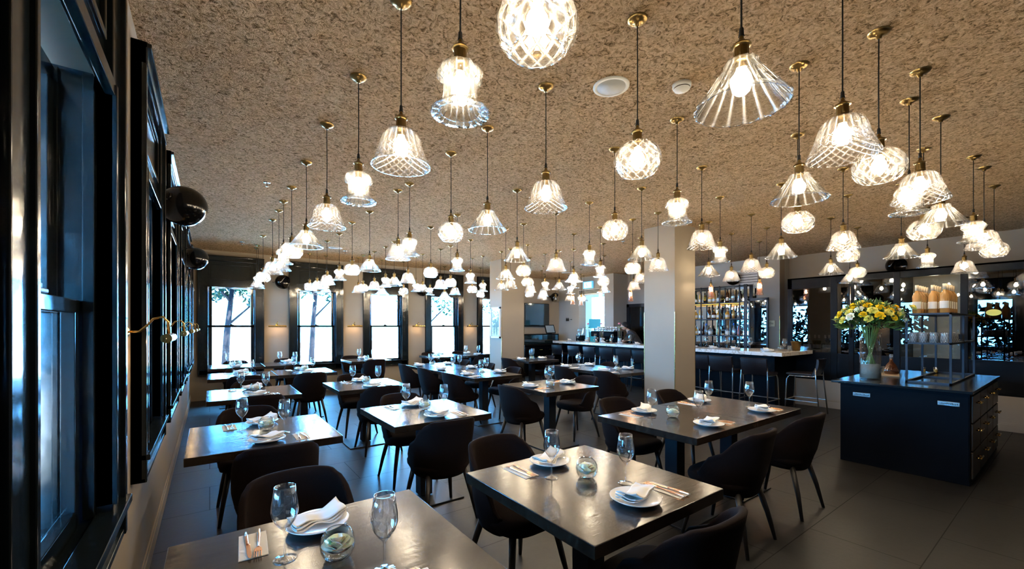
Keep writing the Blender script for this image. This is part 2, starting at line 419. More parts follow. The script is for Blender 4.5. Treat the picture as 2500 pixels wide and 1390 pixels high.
# wall behind the bar, its end block and the opening to the passage
m = MB(); m.box(10.2, 10.5, 3.87, 8.1, 0, CZ); m.box(9.85, 10.5, 8.1, 8.45, 0, CZ)
m.box(9.55, 9.85, 8.1, 8.45, 0, CZ); m.box(9.55, 9.85, 8.45, 9.5, 2.48, CZ); m.box(9.55, 9.85, 9.5, YW, 0, CZ)
struct(m.build('wall_bar', 'wall_light'))
m = MB(); m.box(12.0, 12.2, 11.25, 12.6, 0, CZ); m.box(12.0, 12.2, 8.0, 9.9, 0, CZ); m.box(12.0, 12.2, 9.9, 11.25, 0, 0.75); m.box(12.0, 12.2, 9.9, 11.25, 2.62, CZ)
m.box(9.85, 12.2, 12.6, 12.8, 0, CZ); m.box(10.5, 12.2, 8.0, 8.1, 0, CZ)
struct(m.build('wall_passage', 'wall_light'))
wp = struct(empty('window_12', (12.02, 10.6, 0)))
B(-0.03, 0.02, -0.68, -0.62, 0.75, 2.62).build('frame', 'frame_white', wp); B(-0.03, 0.02, 0.6, 0.66, 0.75, 2.62).build('frame', 'frame_white', wp)
B(0.0, 0.006, -0.64, 0.62, 0.76, 2.6).build('pane', 'pane', wp)
portal((12.0, 10.57, 1.7), (0, PI / 2, 0), 1.8, 1.3)
# baseboards
def bb(name, x0, x1, y0, y1, ax):
    m = MB()
    if ax == 'x+': m.box(x0, x0 + 0.014, y0, y1, 0, 0.10); m.box(x0, x0 + 0.009, y0, y1, 0.10, 0.125)
    if ax == 'y-': m.box(x0, x1, y1 - 0.014, y1, 0, 0.10); m.box(x0, x1, y1 - 0.009, y1, 0.10, 0.125)
    if ax == 'x-': m.box(x1 - 0.014, x1, y0, y1, 0, 0.10); m.box(x1 - 0.009, x1, y0, y1, 0.10, 0.125)
    struct(m.build(name, 'wall', bevel=0.002))
bb('baseboard_left', XL, 0, YB, YW, 'x+'); bb('baseboard_back', XL, 9.55, 0, YW, 'y-')
# pillars
def pillar(nm, x0, x1, y0, y1):
    o = struct(B(x0, x1, y0, y1, 0, CZ).build(nm, 'wall'))
    for x, y in ((x0, y0), (x1, y0), (x0, y1)):
        B(x - 0.004, x + 0.004, y - 0.004, y + 0.004, 0.02, 1.72).build('corner_guard', 'brass', o)
    return o
pillar('pillar', 5.62, 6.17, 3.60, 4.14); pillar('pillar', 5.43, 6.08, 7.88, 8.38)
# column at the end of the bar
cb = struct(B(9.95, 10.2, 3.87, 4.32, 0, CZ).build('pillar', 'wall')); B(9.942, 9.95, 3.865, 3.875, 1.0, 1.72).build('corner_guard', 'brass', cb)

# ------------------------------------------------------------ double-hung windows
def window(num, loc, rz, zb, zt, rail, far):
    o = struct(empty('window_%d' % num, loc, rz)); W = 1.15; d = 0.045
    def part(nm, mb, mat='paint', par=o, bev=0.003): return mb.build(nm, mat, par, bevel=bev)
    for s in (0, 1):
        m = MB(); a, b_ = (0, 0.17) if s == 0 else (W - 0.17, W)
        m.box(a, b_, 0, d, zb, zt)
        e = 0.0 if s == 0 else W - 0.035
        m.box(e, e + 0.035, 0, d + 0.016, zb, zt)
        i = 0.15 if s == 0 else W - 0.17
        m.box(i, i + 0.02, 0, d + 0.010, zb + 0.16, 2.34)
        part('casing', m)
        j = 0.145 if s == 0 else W - 0.165
        m = MB(); m.box(j, j + 0.02, -0.24, 0, zb + 0.1, 2.37)
        st = 0.165 if s == 0 else W - 0.185
        m.box(st, st + 0.02, -0.03, 0.0, zb + 0.13, 2.35); m.box(st, st + 0.02, -0.10, -0.085, zb + 0.13, 2.35)
        part('jamb', m)
    m = MB(); m.box(0, W, 0, d + 0.02, zt - 0.11, zt); m.box(0.0, W, 0, d + 0.035, zt - 0.03, zt - 0.005); part('head', m)
    m = MB(); m.box(0.17, W - 0.17, 0, 0.022, 2.34, zt - 0.11)
    for (a, b_, c_, e) in ((0.22, W - 0.22, 2.46, 2.485), (0.22, W - 0.22, zt - 0.19, zt - 0.165), (0.22, 0.245, 2.485, zt - 0.19), (W - 0.245, W - 0.22, 2.485, zt - 0.19)):
        m.box(a, b_, 0.022, 0.036, c_, e)
    m.box(0.17, W - 0.17, 0.022, 0.05, 2.30, 2.35); part('transom_panel', m)
    m = MB(); m.box(0, W, 0, d, zb, zb + 0.11); m.box(0.0, W, 0, d + 0.03, zb + 0.11, zb + 0.14); m.box(0.165, W - 0.165, -0.24, 0.0, zb + 0.06, zb + 0.12); m.box(0, W, 0, d + 0.012, zb, zb + 0.022)
    part('sill', m)
    x0, x1 = 0.185, W - 0.185
    def sash(nm, w0, z0, z1, tr, br_):
        m = MB(); m.box(x0, x0 + 0.055, w0 - 0.035, w0, z0, z1); m.box(x1 - 0.055, x1, w0 - 0.035, w0, z0, z1)
        m.box(x0, x1, w0 - 0.035, w0, z1 - tr, z1); m.box(x0, x1, w0 - 0.035, w0, z0, z0 + br_)
        s_ = part(nm, m); B(x0 + 0.05, x1 - 0.05, w0 - 0.020, w0 - 0.016, z0 + 0.01, z1 - 0.01).build('pane', 'pane', s_)
        return s_
    lo = sash('lower_sash', -0.035, zb + 0.12, rail + 0.022, 0.045, 0.06)
    sash('upper_sash', -0.095, rail - 0.022, 2.345, 0.055, 0.045)
    part('sash_lock', MB().box(W / 2 - 0.04, W / 2 + 0.04, -0.05, -0.03, rail + 0.022, rail + 0.034).box(W / 2 - 0.012, W / 2 + 0.03, -0.045, -0.035, rail + 0.034, rail + 0.048), 'black_steel')
    return o
wi = 1
for x in FARW:
    window(wi, (x + 1.15, YW, 0), PI, 0.50, 2.95, 1.50, True); wi += 1
for k, y in enumerate(LEFTW):
    wo = window(wi, (XL, y + 1.15, 0), -PI / 2, 0.72, 2.92, 1.565, False); wi += 1
    if k == 0: text('A', 0.075, 'plastic_white', wo, (1.15 - 0.568, -0.1, 1.80), (PI / 2, 0, PI))
struct(B(XL, XL + 0.05, 0.02, 0.98, 0.72, 2.92).build('trim_1', 'paint', bevel=0.004))

# ------------------------------------------------------------ outside
struct(B(-30, 40, -20, 60, -0.6, -0.5).build('exterior_ground', 'ground_out'))
def leaf_mesh(m, c0, rad, n, ls):
    for _ in range(n):
        while True:
            p = Vector((random.uniform(-1, 1), random.uniform(-1, 1), random.uniform(-1, 1)))
            if p.length < 1: break
        p = Vector(c0) + Vector((p.x * rad[0], p.y * rad[1], p.z * rad[2]))
        a = Vector((random.uniform(-1, 1), random.uniform(-1, 1), random.uniform(-1, 1))).normalized(); b_ = a.orthogonal().normalized()
        s = ls * random.uniform(0.6, 1.3)
        m.add([p - a * s, p + b_ * s * 0.45, p + a * s, p - b_ * s * 0.45], [(0, 1, 2, 3)])
def tree(x, y, h, r, n, label, lean=0.3):
    o = empty('garden_tree', (x, y, -0.5)); tag(o, label, 'tree', 'trees outside the far windows')
    m = MB(); m.tube([(0, 0, 0), (lean * .3, 0, h * .35), (lean, 0.1, h * .75)], [0.13, 0.10, 0.06], 9)
    for k in range(4):
        a = k * 1.6; m.tube([(lean * .5, 0, h * (.4 + .08 * k)), (lean + math.cos(a) * r * .7, math.sin(a) * r * .6, h * (.65 + .08 * k))], [0.05, 0.02], 6)
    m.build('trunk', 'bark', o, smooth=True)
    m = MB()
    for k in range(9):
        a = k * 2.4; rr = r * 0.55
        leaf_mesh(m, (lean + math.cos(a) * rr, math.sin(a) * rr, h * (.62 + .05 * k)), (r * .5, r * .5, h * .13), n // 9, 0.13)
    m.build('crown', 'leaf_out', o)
for a in [(0.4, 17.5, 5.2, 1.6, 2600, 'leafy garden tree seen through the first far window from the left'),
          (3.6, 20.0, 6.0, 1.7, 2000, 'slim garden tree with a bare trunk seen through the second far window'),
          (6.0, 26.5, 6.8, 2.0, 2000, 'garden tree farther off seen through the second and third far windows'),
          (8.9, 20.0, 5.0, 1.7, 1300, 'small garden tree seen through the third far window'),
          (13.4, 19.0, 4.6, 1.7, 1500, 'green shrub-like tree seen through the fifth far window')]: tree(*a)
m = MB()
for k in range(26): leaf_mesh(m, (-4.6 + random.uniform(-.3, .3), -3 + k * 1.3, 1.0), (0.7, 1.0, 1.6), 420, 0.14)
tag(m.build('leafy_screen', 'leaf_out'), 'added green leafy screen darkening the left-hand windows', 'leafy_screen')  # bank of leaves added to darken the outside at the left windows

struct(B(-12, -.62, -4, 11.5, -.5, -.47).build('exterior_ground', 'bounce_absorber'))  # dark strip added to cut light bouncing up into the left windows
struct(B(-5.4, -.62, -4, 12.5, 2.75, 2.9).build('exterior_light_blocker', 'paint'))  # unseen roof added to keep sky light off the left windows
# ------------------------------------------------------------ pendant lamps
def shade_mesh(t):
    m = MB(); th = 0.004
    if t == 'B':
        out = [(.030, 0), (.045, -.003), (.062, -.010), (.080, -.028), (.090, -.050), (.097, -.075), (.104, -.098), (.112, -.120), (.121, -.142), (.131, -.162), (.137, -.172), (.138, -.177)]
        def fn(r, z, a, j):
            k = min(1, max(0, -z / .05))
            if z > -.095: r *= 1 + .016 * k * math.cos(20 * a)
            elif z > -.165: r *= 1 + .016 * (1 if (int(a / (2 * PI) * 40 + .5) + int(-z * 110)) % 2 else -1)
            return r, z
        seg = 80; o2 = []
        for (r0, z0), (r1, z1) in zip(out, out[1:]): o2 += [(r0 + (r1 - r0) * q, z0 + (z1 - z0) * q) for q in (0, .5)]
        out = o2 + [out[-1]]
    elif t == 'C':
        out = [(.030, 0), (.050, -.002), (.056, -.010), (.056, -.022), (.066, -.036), (.084, -.062), (.104, -.092), (.124, -.120), (.141, -.142), (.147, -.150), (.146, -.155)]
        fn = lambda r, z, a, j: (r * (1 + min(1, max(0, (-z - .015) / .08)) * .035 * abs(math.sin(8 * a)) - .01), z)
        seg = 96; th = 0.006
    elif t == 'G':
        out = []
        for k in range(17):
            a = math.radians(20 + (138 - 20) * k / 16); out.append((.115 * math.sin(a), -.090 + .098 * math.cos(a)))
        out[0] = (.035, .001)
        fn = lambda r, z, a, j: (r * (1 + (.022 * max(0, math.cos(14 * a + (PI if (j // 3) % 2 else 0))) if 0 < j < 16 else 0) - .008), z)
        seg = 84; th = 0.005
    elif t == 'T':
        out = [(.028, .002), (.045, -.002), (.062, -.014), (.076, -.030), (.082, -.046), (.079, -.060), (.070, -.070), (.062, -.076), (.061, -.095), (.062, -.115), (.065, -.135), (.072, -.152), (.086, -.166), (.100, -.174), (.107, -.180), (.104, -.187), (.086, -.186), (.074, -.180)]
        def fn(r, z, a, j):
            if 1 < j < 7: r *= 1 + .10 * abs(math.sin(4.5 * a)) - .05
            elif j < 11: r *= 1 + .02 * math.cos(9 * a)
            elif 12 < j < 16: r *= 1 + .02 * math.cos(40 * a)
            return r, z
        seg = 90; th = 0.005
    else:
        out = [(.026, 0), (.036, -.005), (.040, -.02), (.041, -.06), (.043, -.11), (.048, -.16), (.056, -.20), (.068, -.235), (.070, -.24)]
        fn = lambda r, z, a, j: (r * (1 + .02 * math.cos(16 * a)), z); seg = 48
    inner = [(max(.012, r - th), z + (0.0 if k else -.003)) for k, (r, z) in enumerate(out)][::-1]
    def fi(r, z, a, j):
        return (r, z) if j >= len(out) else fn(r, z, a, j)
    m.lathe(out + inner, seg, fn=fi, close=True)
    return m
GM = dict(B='crystal_bell', C='crystal_smooth', G='crystal_globe', T='crystal_hat', N='crystal_pink')
ZJ = dict(B=2.44, C=2.405, G=2.43, T=2.46, N=2.31)
def make_pendant(t, lit=True):
    zj = ZJ[t]
    o = empty('pendant_lamp')
    m = MB(); m.lathe([(.001, CZ - .034), (.012, CZ - .034), (.014, CZ - .022), (.03, CZ - .019), (.046, CZ - .010), (.052, CZ - .001), (.052, CZ + .004), (.001, CZ + .004)], 28)
    m.build('canopy', 'antique', o, smooth=True)
    m = MB(); m.tube([(0, 0, CZ - .03), (0.0015, 0, (CZ + zj) / 2), (0, 0, zj + .10)], 0.0032, 8)
    m.build('cord', 'cord', o, smooth=True)
    m = MB(); m.lathe([(.0035, zj + .118), (.007, zj + .112), (.008, zj + .092), (.010, zj + .086), (.001, zj + .085)], 12)
    m.build('cord_grip', 'cord', o, smooth=True)
    m = MB(); m.lathe([(.006, zj + .088), (.009, zj + .074), (.015, zj + .066), (.029, zj + .057), (.031, zj + .052), (.025, zj + .050), (.0235, zj + .046), (.0235, zj + .012), (.026, zj + .009), (.026, zj - .003), (.018, zj - .006), (.018, zj - .035), (.001, zj - .035)], 28, fn=lambda r, z, a, j: (r * (1 + (.03 * math.cos(14 * a) if 6 < j < 8 else 0)), z))
    m.build('socket', 'antique', o, smooth=False)
    sh = shade_mesh(t).build('glass_shade', GM[t], o, smooth=True)
    sh.location = (0, 0, zj)
    bz = zj - (.085 if t != 'N' else .09); br = .031 if t != 'N' else .022
    m = MB(); m.lathe([(.001, bz - br), (br * .5, bz - br * .87), (br * .87, bz - br * .5), (br, bz), (br * .9, bz + br * .5), (br * .6, bz + br * .95), (.014, bz + br * 1.4), (.013, zj - .034), (.001, zj - .034)], 12)
    m.build('bulb', 'bulb' if lit else 'bulb_off', o, smooth=True)
    return o
ORD = ['first', 'second', 'third', 'fourth', 'fifth', 'sixth', 'seventh', 'eighth', 'ninth', 'tenth', 'eleventh', 'twelfth', 'thirteenth', 'fourteenth', 'fifteenth', 'sixteenth', 'seventeenth']
PD = dict(B='cut-glass bell pendant', C='fluted cone glass pendant', G='round cut-glass globe pendant', T='knobbed top-hat glass pendant', N='narrow pink glass pendant')
PEND=[
 [(0.74,0.90,'G'),(0.74,1.34,'T'),(0.74,1.92,'B'),(0.75,2.66,'T'),(0.73,3.43,'B'),(0.74,4.33,'C'),(0.74,5.20,'G'),(0.74,5.84,'T'),(0.75,6.35,'C'),(0.74,6.95,'B'),(0.74,8.28,'G'),(0.75,9.30,'T'),(0.75,9.63,'C')],
 [(1.47,0.69,'C'),(1.75,1.33,'G'),(1.76,2.05,'B'),(1.76,2.75,'C'),(1.75,3.34,'G'),(1.76,4.32,'T'),(1.74,4.61,'B'),(1.75,5.69,'C'),(1.72,6.43,'G'),(1.76,7.35,'T'),(1.73,8.11,'B'),(1.73,8.99,'C'),(1.72,9.70,'G'),(2.07,9.81,'T')],
 [(2.30,0.64,'B'),(2.86,0.64,'G'),(2.84,1.00,'C'),(2.84,1.80,'T'),(2.87,2.42,'G'),(2.84,3.81,'C'),(2.79,5.14,'T'),(2.80,6.02,'G'),(2.81,6.97,'B'),(2.74,7.45,'C'),(2.78,8.03,'T'),(2.77,8.68,'B'),(2.71,9.27,'G'),(3.25,9.63,'C'),(2.73,9.69,'B')],
 [(3.50,0.59,'B'),(3.89,0.71,'T'),(3.86,1.37,'G'),(3.89,2.20,'B'),(3.93,2.93,'C'),(3.86,3.66,'T'),(3.84,4.26,'B'),(3.85,5.00,'G'),(3.80,5.40,'C'),(3.79,6.49,'T'),(3.77,7.21,'G'),(3.76,7.62,'B'),(3.71,8.38,'C'),(3.72,8.76,'T'),(3.76,9.60,'G')],
 [(4.40,0.63,'C'),(5.06,0.83,'G'),(5.05,1.40,'B'),(5.05,1.95,'C'),(4.97,2.58,'T'),(4.96,3.43,'B'),(4.97,3.86,'G'),(4.95,4.46,'T'),(4.96,5.06,'C'),(4.90,6.24,'G'),(4.88,6.77,'B'),(4.90,7.12,'C'),(4.87,7.80,'T'),(4.85,8.22,'G'),(4.79,8.94,'B'),(4.40,9.50,'T'),(4.93,9.77,'C')],
 [(6.13,0.58,'B'),(5.66,0.60,'T'),(6.12,1.18,'C'),(6.12,1.65,'G'),(6.08,2.72,'B'),(6.01,3.29,'C'),(6.13,4.59,'B'),(5.98,5.31,'G'),(5.94,6.06,'T'),(5.81,6.35,'C'),(5.81,6.79,'T'),(5.85,7.35,'B'),(5.81,9.42,'G')],
 [(7.02,0.59,'G'),(7.59,1.21,'T'),(7.20,2.14,'C'),(7.11,2.95,'G'),(7.09,3.49,'B'),(7.13,5.51,'B'),(7.01,6.21,'C'),(7.45,6.70,'N'),(6.98,7.23,'T'),(6.93,8.18,'B'),(6.83,8.62,'G'),(7.47,8.87,'B')],
 [(8.23,2.10,'G'),(8.14,3.50,'N'),(8.10,4.39,'N'),(7.83,6.14,'N'),(7.64,7.83,'N'),(8.16,8.04,'N'),(8.01,9.38,'T')],
 [(8.70,1.01,'B'),(8.92,2.38,'C'),(8.98,8.83,'G'),(8.80,9.18,'B'),(8.95,9.95,'T')],
 [(9.30,9.05,'C')],
]

for ci, colm in enumerate(PEND):
    for k, (x, y, t) in enumerate(colm):
        lit = not (ci == 8 and k == 4)
        o = place('pend' + t + str(lit), lambda: make_pendant(t, lit), (x, y, 0), (x * 7 + y * 3) % 1.0,
                  '%s%s, %s lamp of the %s row from the left windows' % ('' if lit else 'unlit ', PD[t], ORD[k], ORD[ci]), 'pendant lamp', 'glass pendant lamps hanging from the ceiling')

# ------------------------------------------------------------ tables
def make_table():
    o = empty('dining_table')
    B(-.43, .43, -.44, .44, .70, .75).build('tabletop', 'table', o, bevel=.003)
    B(-.055, .055, -.055, .055, .02, .70).build('post', 'black_steel', o, bevel=.003)
    m = MB(); m.box(-.26, .26, -.26, .26, 0.0, .012); m.build('base_plate', 'black_steel', o, bevel=.003)
    m = MB(); m.box(-.25, .25, -.04, .04, .675, .70); m.box(-.04, .04, -.25, .25, .675, .70); m.build('top_bracket', 'black_steel', o)
    return o
# name: centre x, y, facing rotation of the settings, phrase, chairs?
TABLES = {
 'A': (1.49, 1.42, 0, 'the front centre table'),
 'B': (.315, 1.39, 0, 'the bottom left corner table'),
 'C': (.31, 3.43, 0, 'the left wall\'s second table'),
 'D': (1.54, 3.45, 0, 'the second table behind the front centre one'),
 'E': (3.06, 1.96, 0, 'the left half of the big pair before the near pillar'),
 'Ee': (3.93, 1.96, 0, 'the right half of the big pair before the near pillar'),
 'F': (3.50, 4.00, 1, 'the single table between centre row and near pillar'),
 'G': (1.64, 5.50, 0, 'the centre row\'s third table'),
 'H': (.40, 5.55, 0, 'the left wall\'s third table'),
 'I': (.40, 7.66, 0, 'the left wall\'s fourth table'),
 'Ii': (1.27, 7.66, 0, 'the table joined to the left wall\'s fourth'),
 'J': (.40, 9.45, 0, 'the table below the first far window'),
 'Jj': (1.27, 9.45, 0, 'the table between first and second far windows'),
 'K': (2.84, 9.50, 0, 'the single table below the third far window'),
 'L': (4.78, 9.60, 0, 'the table below the fourth far window'),
 'Ll': (5.65, 9.60, 0, 'the table between fourth and fifth far windows'),
 'M': (3.50, 5.58, 1, 'the near section of the long triple table'),
 'Mm': (3.50, 6.47, 1, 'the middle section of the long triple table'),
 'Mn': (3.50, 7.36, 1, 'the far section of the long triple table'),
 'N': (5.60, 4.70, 1, 'the pair behind the near pillar, near half'),
 'Nn': (5.60, 5.59, 1, 'the pair behind the near pillar, far half'),
 'O': (5.92, 7.38, 1, 'the small table by the far pillar'),
}
for k, (x, y, r, ph) in TABLES.items():
    place('table', make_table, (x, y, 0), 0, 'dark wooden square-topped dining table, ' + ph, 'table', 'dark dining tables')

# ------------------------------------------------------------ dining chairs (local: faces +Y)
def make_chair():
    o = empty('dining_chair')
    NT, NH = 37, 12
    def pt(u, h, off):
        a = u * 1.0                      # u in [-1,1] around the back
        an = a * math.radians(118)
        x = math.sin(an); y = -math.cos(an)
        px = .238 * (abs(x) ** .75) * (1 if x >= 0 else -1); py = .225 * (abs(y) ** .8) * (1 if y >= 0 else -1)
        ua = abs(u)
        top = .800 - .018 * (ua / .5) ** 2 if ua < .5 else .782 - (.782 - .475) * min(1, (ua - .5) / .42) ** 1.25
        if .38 < ua < .62: top -= .02 * math.sin((ua - .38) / .24 * PI)
        bot = .345 + .03 * ua
        z = bot + (top - bot) * h
        lean = max(0, (z - .42)) / .38
        s = .84 + .16 * min(1, (z - .345) / .16) ** .7
        px *= s; py *= s
        if py < 0: py -= .075 * lean
        n = Vector((math.sin(an), -math.cos(an), 0))
        return Vector((px, py + .01, z)) + n * off
    m = MB(); vs = []; fs = []
    loops = []
    prof = []
    for k in range(NH + 1): prof.append((k / NH, 0.0))
    prof += [(1.0 + .012, -.008), (1.012, -.022)]
    for k in range(NH + 1): prof.append((1 - k / NH, -.030))
    n = len(prof)
    for i in range(NT):
        u = -1 + 2 * i / (NT - 1)
        edge = 1 - max(0, (abs(u) - .94) / .06)
        for (h, off) in prof:
            o_ = off if edge >= 1 else (-.015 + (off + .015) * math.sqrt(max(0.02, edge)))
            vs.append(pt(u, h, o_))
    for i in range(NT - 1):
        for j in range(n):
            a, b_ = i * n + j, i * n + (j + 1) % n
            fs.append((a, b_, b_ + n, a + n))
    fs += [tuple(range(n))[::-1], tuple(range((NT - 1) * n, NT * n))]
    m.add(vs, fs); m.build('backrest', 'velvet', o, smooth=True)
    m = MB()
    def se(r, z, a, j):
        c_, s_ = math.cos(a), math.sin(a); e = .62
        x = r * (abs(c_) ** e) * (1 if c_ >= 0 else -1); y = r * (abs(s_) ** e) * (1 if s_ >= 0 else -1)
        return math.hypot(x, y * .98), z
    prof2 = [(.001, .37), (.165, .372), (.205, .385), (.222, .415), (.224, .44), (.214, .462), (.185, .474), (.001, .478)]
    vs = []; SG = 40
    for r, z in prof2:
        for i in range(SG):
            a = 2 * PI * i / SG; c_, s_ = math.cos(a), math.sin(a); e = .6
            vs.append((r * (abs(c_) ** e) * (1 if c_ >= 0 else -1), .022 + r * .98 * (abs(s_) ** e) * (1 if s_ >= 0 else -1), z))
    fs = [(j * SG + i, j * SG + (i + 1) % SG, (j + 1) * SG + (i + 1) % SG, (j + 1) * SG + i) for j in range(len(prof2) - 1) for i in range(SG)]
    m.add(vs, fs); m.build('seat', 'velvet', o, smooth=True)
    for sx in (-1, 1):
        for sy in (-1, 1):
            mm = MB(); mm.tube([(sx * .150, sy * .140 + .01, .385), (sx * .185, sy * .185, .19), (sx * .215, sy * .225, 0)], [.021, .017, .011], 12)
            mm.build('leg', 'wood_black', o, smooth=True)
    return o
# chair: x, y of the seat centre, facing (0 = +Y, 1 = -X, 2 = -Y, 3 = +X), label
CH = [
 (1.52, 1.02, 0, 'partly tucked under the near edge of the front centre table'),
 (1.45, 1.95, 2, 'on the far side of the front centre table'),
 (.33, 1.99, 2, 'on the far side of the bottom left corner table'),
 (.34, 3.02, 0, 'with its back to us at the left wall\'s second table'),
 (.27, 4.00, 2, 'on the far side of the left wall\'s second table'),
 (1.48, 3.02, 0, 'with its back to us at the second centre row table'),
 (1.58, 3.93, 2, 'on the far side of the second centre row table'),
 (3.00, 1.50, 0, 'on the near side of the left half of the big pair'),
 (3.90, 1.50, 0, 'on the near side of the right half of the big pair'),
 (3.15, 2.46, 2, 'on the far side of the left half of the big pair'),
 (4.03, 2.45, 2, 'against the near pillar, behind the big pair\'s right half'),
 (3.06, 4.00, 3, 'facing right at the single table left of the near pillar'),
 (4.06, 4.10, 1, 'facing left at the single table left of the near pillar'),
 (1.66, 5.06, 0, 'with its back to us at the centre row\'s third table'),
 (1.68, 6.05, 2, 'on the far side of the centre row\'s third table'),
 (.42, 5.14, 0, 'on the near side of the left wall\'s third table'),
 (.42, 6.05, 2, 'on the far side of the left wall\'s third table'),
 (.42, 7.22, 0, 'on the near side of the left wall\'s fourth table'),
 (1.25, 7.08, 0, 'with its back to us right of the left wall\'s fourth table'),
 (.42, 8.12, 2, 'on the far side of the left wall\'s fourth table'),
 (1.28, 8.12, 2, 'behind the table joined to the left wall\'s fourth'),
 (.42, 9.92, 2, 'directly below the first far window from the left'),
 (1.32, 9.92, 2, 'below the picture light between first and second far windows'),
 (2.86, 9.05, 0, 'with its back to us at the table below the third far window'),
 (2.70, 10.00, 2, 'below the third far window, facing us'),
 (4.72, 10.08, 2, 'below the fourth far window, facing us'),
 (5.62, 10.08, 2, 'right of the fourth far window, facing us'),
 (5.62, 9.12, 0, 'back to us, left of the far pillar'),
 (3.12, 5.62, 3, 'on the left side of the long triple table, nearest'),
 (3.12, 6.55, 3, 'on the left side of the long triple table, middle'),
 (3.12, 7.42, 3, 'on the left side of the long triple table, farthest'),
 (3.98, 5.72, 1, 'on the right side of the long triple table, nearest'),
 (4.05, 6.62, 1, 'on the right side of the long triple table, middle'),
 (4.05, 7.55, 1, 'on the right side of the long triple table, farthest'),
 (5.20, 4.45, 3, 'on the left side of the pair behind the near pillar, nearer one'),
 (5.20, 5.40, 3, 'on the left side of the pair behind the near pillar, farther one'),
 (6.08, 5.42, 1, 'on the bar side of the pair behind the near pillar'),
 (5.50, 7.48, 3, 'on the left of the small table by the far pillar'),
 (6.28, 7.45, 1, 'on the right of the small table by the far pillar'),
]
for x, y, f_, lb in CH:
    place('chair', make_chair, (x, y, 0), f_ * PI / 2 + random.uniform(-.05, .05), 'dark velvet chair ' + lb, 'chair', 'dark upholstered dining chairs')

# ------------------------------------------------------------ table settings
def make_wineglass():
    out = [(.034, .0008), (.034, .0022), (.020, .004), (.006, .010), (.0038, .018), (.0034, .05), (.0036, .085), (.006, .094), (.018, .106), (.031, .124), (.039, .145), (.041, .160), (.039, .182), (.035, .205), (.031, .235)]
    inn = [(.0303, .235), (.0343, .205), (.0383, .182), (.0403, .160), (.0383, .145), (.0303, .1245), (.017, .108), (.001, .101)]
    return MB().lathe(out + inn, 32).build('wine_glass', 'glass', smooth=True)
def make_bowl():
    o = empty('rose_bowl')
    out = [(.001, 0), (.024, 0), (.040, .008), (.051, .030), (.0535, .050), (.049, .074), (.036, .094)]
    inn = [(.034, .093), (.0465, .073), (.051, .050), (.0485, .031), (.038, .012), (.022, .006), (.001, .006)]
    MB().lathe(out + inn, 32).build('glass_bowl', 'glass_thick', o, smooth=True)
    m = MB()
    for ring, (nn, rr, zz, sz, tl) in enumerate([(3, .006, .064, .020, .1), (4, .014, .060, .025, .35), (5, .023, .053, .029, .6), (6, .032, .044, .031, .9)]):
        for k in range(nn):
            a = 2 * PI * k / nn + ring * .6; ca, sa = math.cos(a), math.sin(a)
            t = Vector((-sa, ca, 0)); up = Vector((ca * tl, sa * tl, 1)).normalized(); c0 = Vector((ca * rr * .6, sa * rr * .6, zz - sz * .7))
            g = []
            for i in range(5):
                for j in range(4):
                    uu = (i / 4 - .5) * 2; vv = j / 3
                    wd = sz * (.55 + .6 * math.sin(min(1, vv * 1.1) * PI * .6)) * uu
                    g.append(c0 + t * wd + up * sz * 1.15 * vv * (1 - .18 * uu * uu) + Vector((ca, sa, 0)) * (.008 * vv * vv - .012 * uu * uu))
            m.add(g, [(i * 4 + j, i * 4 + j + 1, i * 4 + j + 5, i * 4 + j + 4) for i in range(4) for j in range(3)])
    m.build('rose_head', 'petal', o, smooth=True)
    return o
def make_plate():
    prof = [(.001, 0), (.060, 0), (.064, .003), (.092, .012), (.108, .021), (.1085, .0235), (.106, .0235), (.088, .0165), (.062, .0085), (.001, .007)]
    return MB().lathe(prof, 48).build('dinner_plate', 'china', smooth=True)
def make_napkin(v=0):
    m = MB(); L_, W_ = (.185, .085); nx, ny = 22, 10; layers = []
    for lay in range(3):
        for side in (0, 1):
            g = []
            for i in range(nx + 1):
                for j in range(ny + 1):
                    u, q = i / nx * 2 - 1, j / ny * 2 - 1
                    x = u * L_ / 2; y = q * W_ / 2 * (1 - .06 * math.sin(3 * u + lay)) + .006 * math.sin(4 * u + v)
                    z = .014 + lay * .0075 + side * .0045 + .012 * abs(u) ** 3 + .005 * math.sin(5 * u + lay * .8 + v) * (1 - q * .4) + .004 * math.cos(3 * q + 2 * u) + (.006 * (1 - u * u))
                    if lay == 2: z += .012 * max(0, u - .25) * (1 + q)
                    g.append((x, y + lay * .003, z))
            m_o = len(m.v); m.v += g
            R = ny + 1
            for i in range(nx):
                for j in range(ny):
                    f = (m_o + i * R + j, m_o + i * R + j + 1, m_o + (i + 1) * R + j + 1, m_o + (i + 1) * R + j)
                    m.f.append(f if not side else f[::-1])
            if side:
                b0 = m_o - len(g)
                for i in range(nx):
                    for j in (0, ny): m.f.append((b0 + i * R + j, b0 + (i + 1) * R + j, m_o + (i + 1) * R + j, m_o + i * R + j))
                for j in range(ny):
                    for i in (0, nx): m.f.append((b0 + i * R + j, b0 + i * R + j + 1, m_o + i * R + j + 1, m_o + i * R + j))
    return m.build('cloth_napkin', 'linen', smooth=True)
def make_paper():
    m = MB(); m.box(-.042, .042, -.095, .095, .0, .0016); m.box(-.041, .041, -.094, .060, .0017, .003)
    return m.build('paper_napkin', 'paper', bevel=.0005)
def make_knife():
    m = MB(); pts = []
    def strip(pp, z0, z1): m.prism(pp, z0, z1)
    m.tube([(0, -.10, .007), (0, -.06, .0075), (0, -.01, .007), (0, 0.0, .007)], [.0035, .0062, .005, .004], 10)
    strip([(-.008, 0), (.004, 0), (.0045, .07), (.002, .095), (-.004, .105), (-.0095, .08)], .0055, .0072)
    return m.build('dinner_knife', 'copper', smooth=False, bevel=.0006)
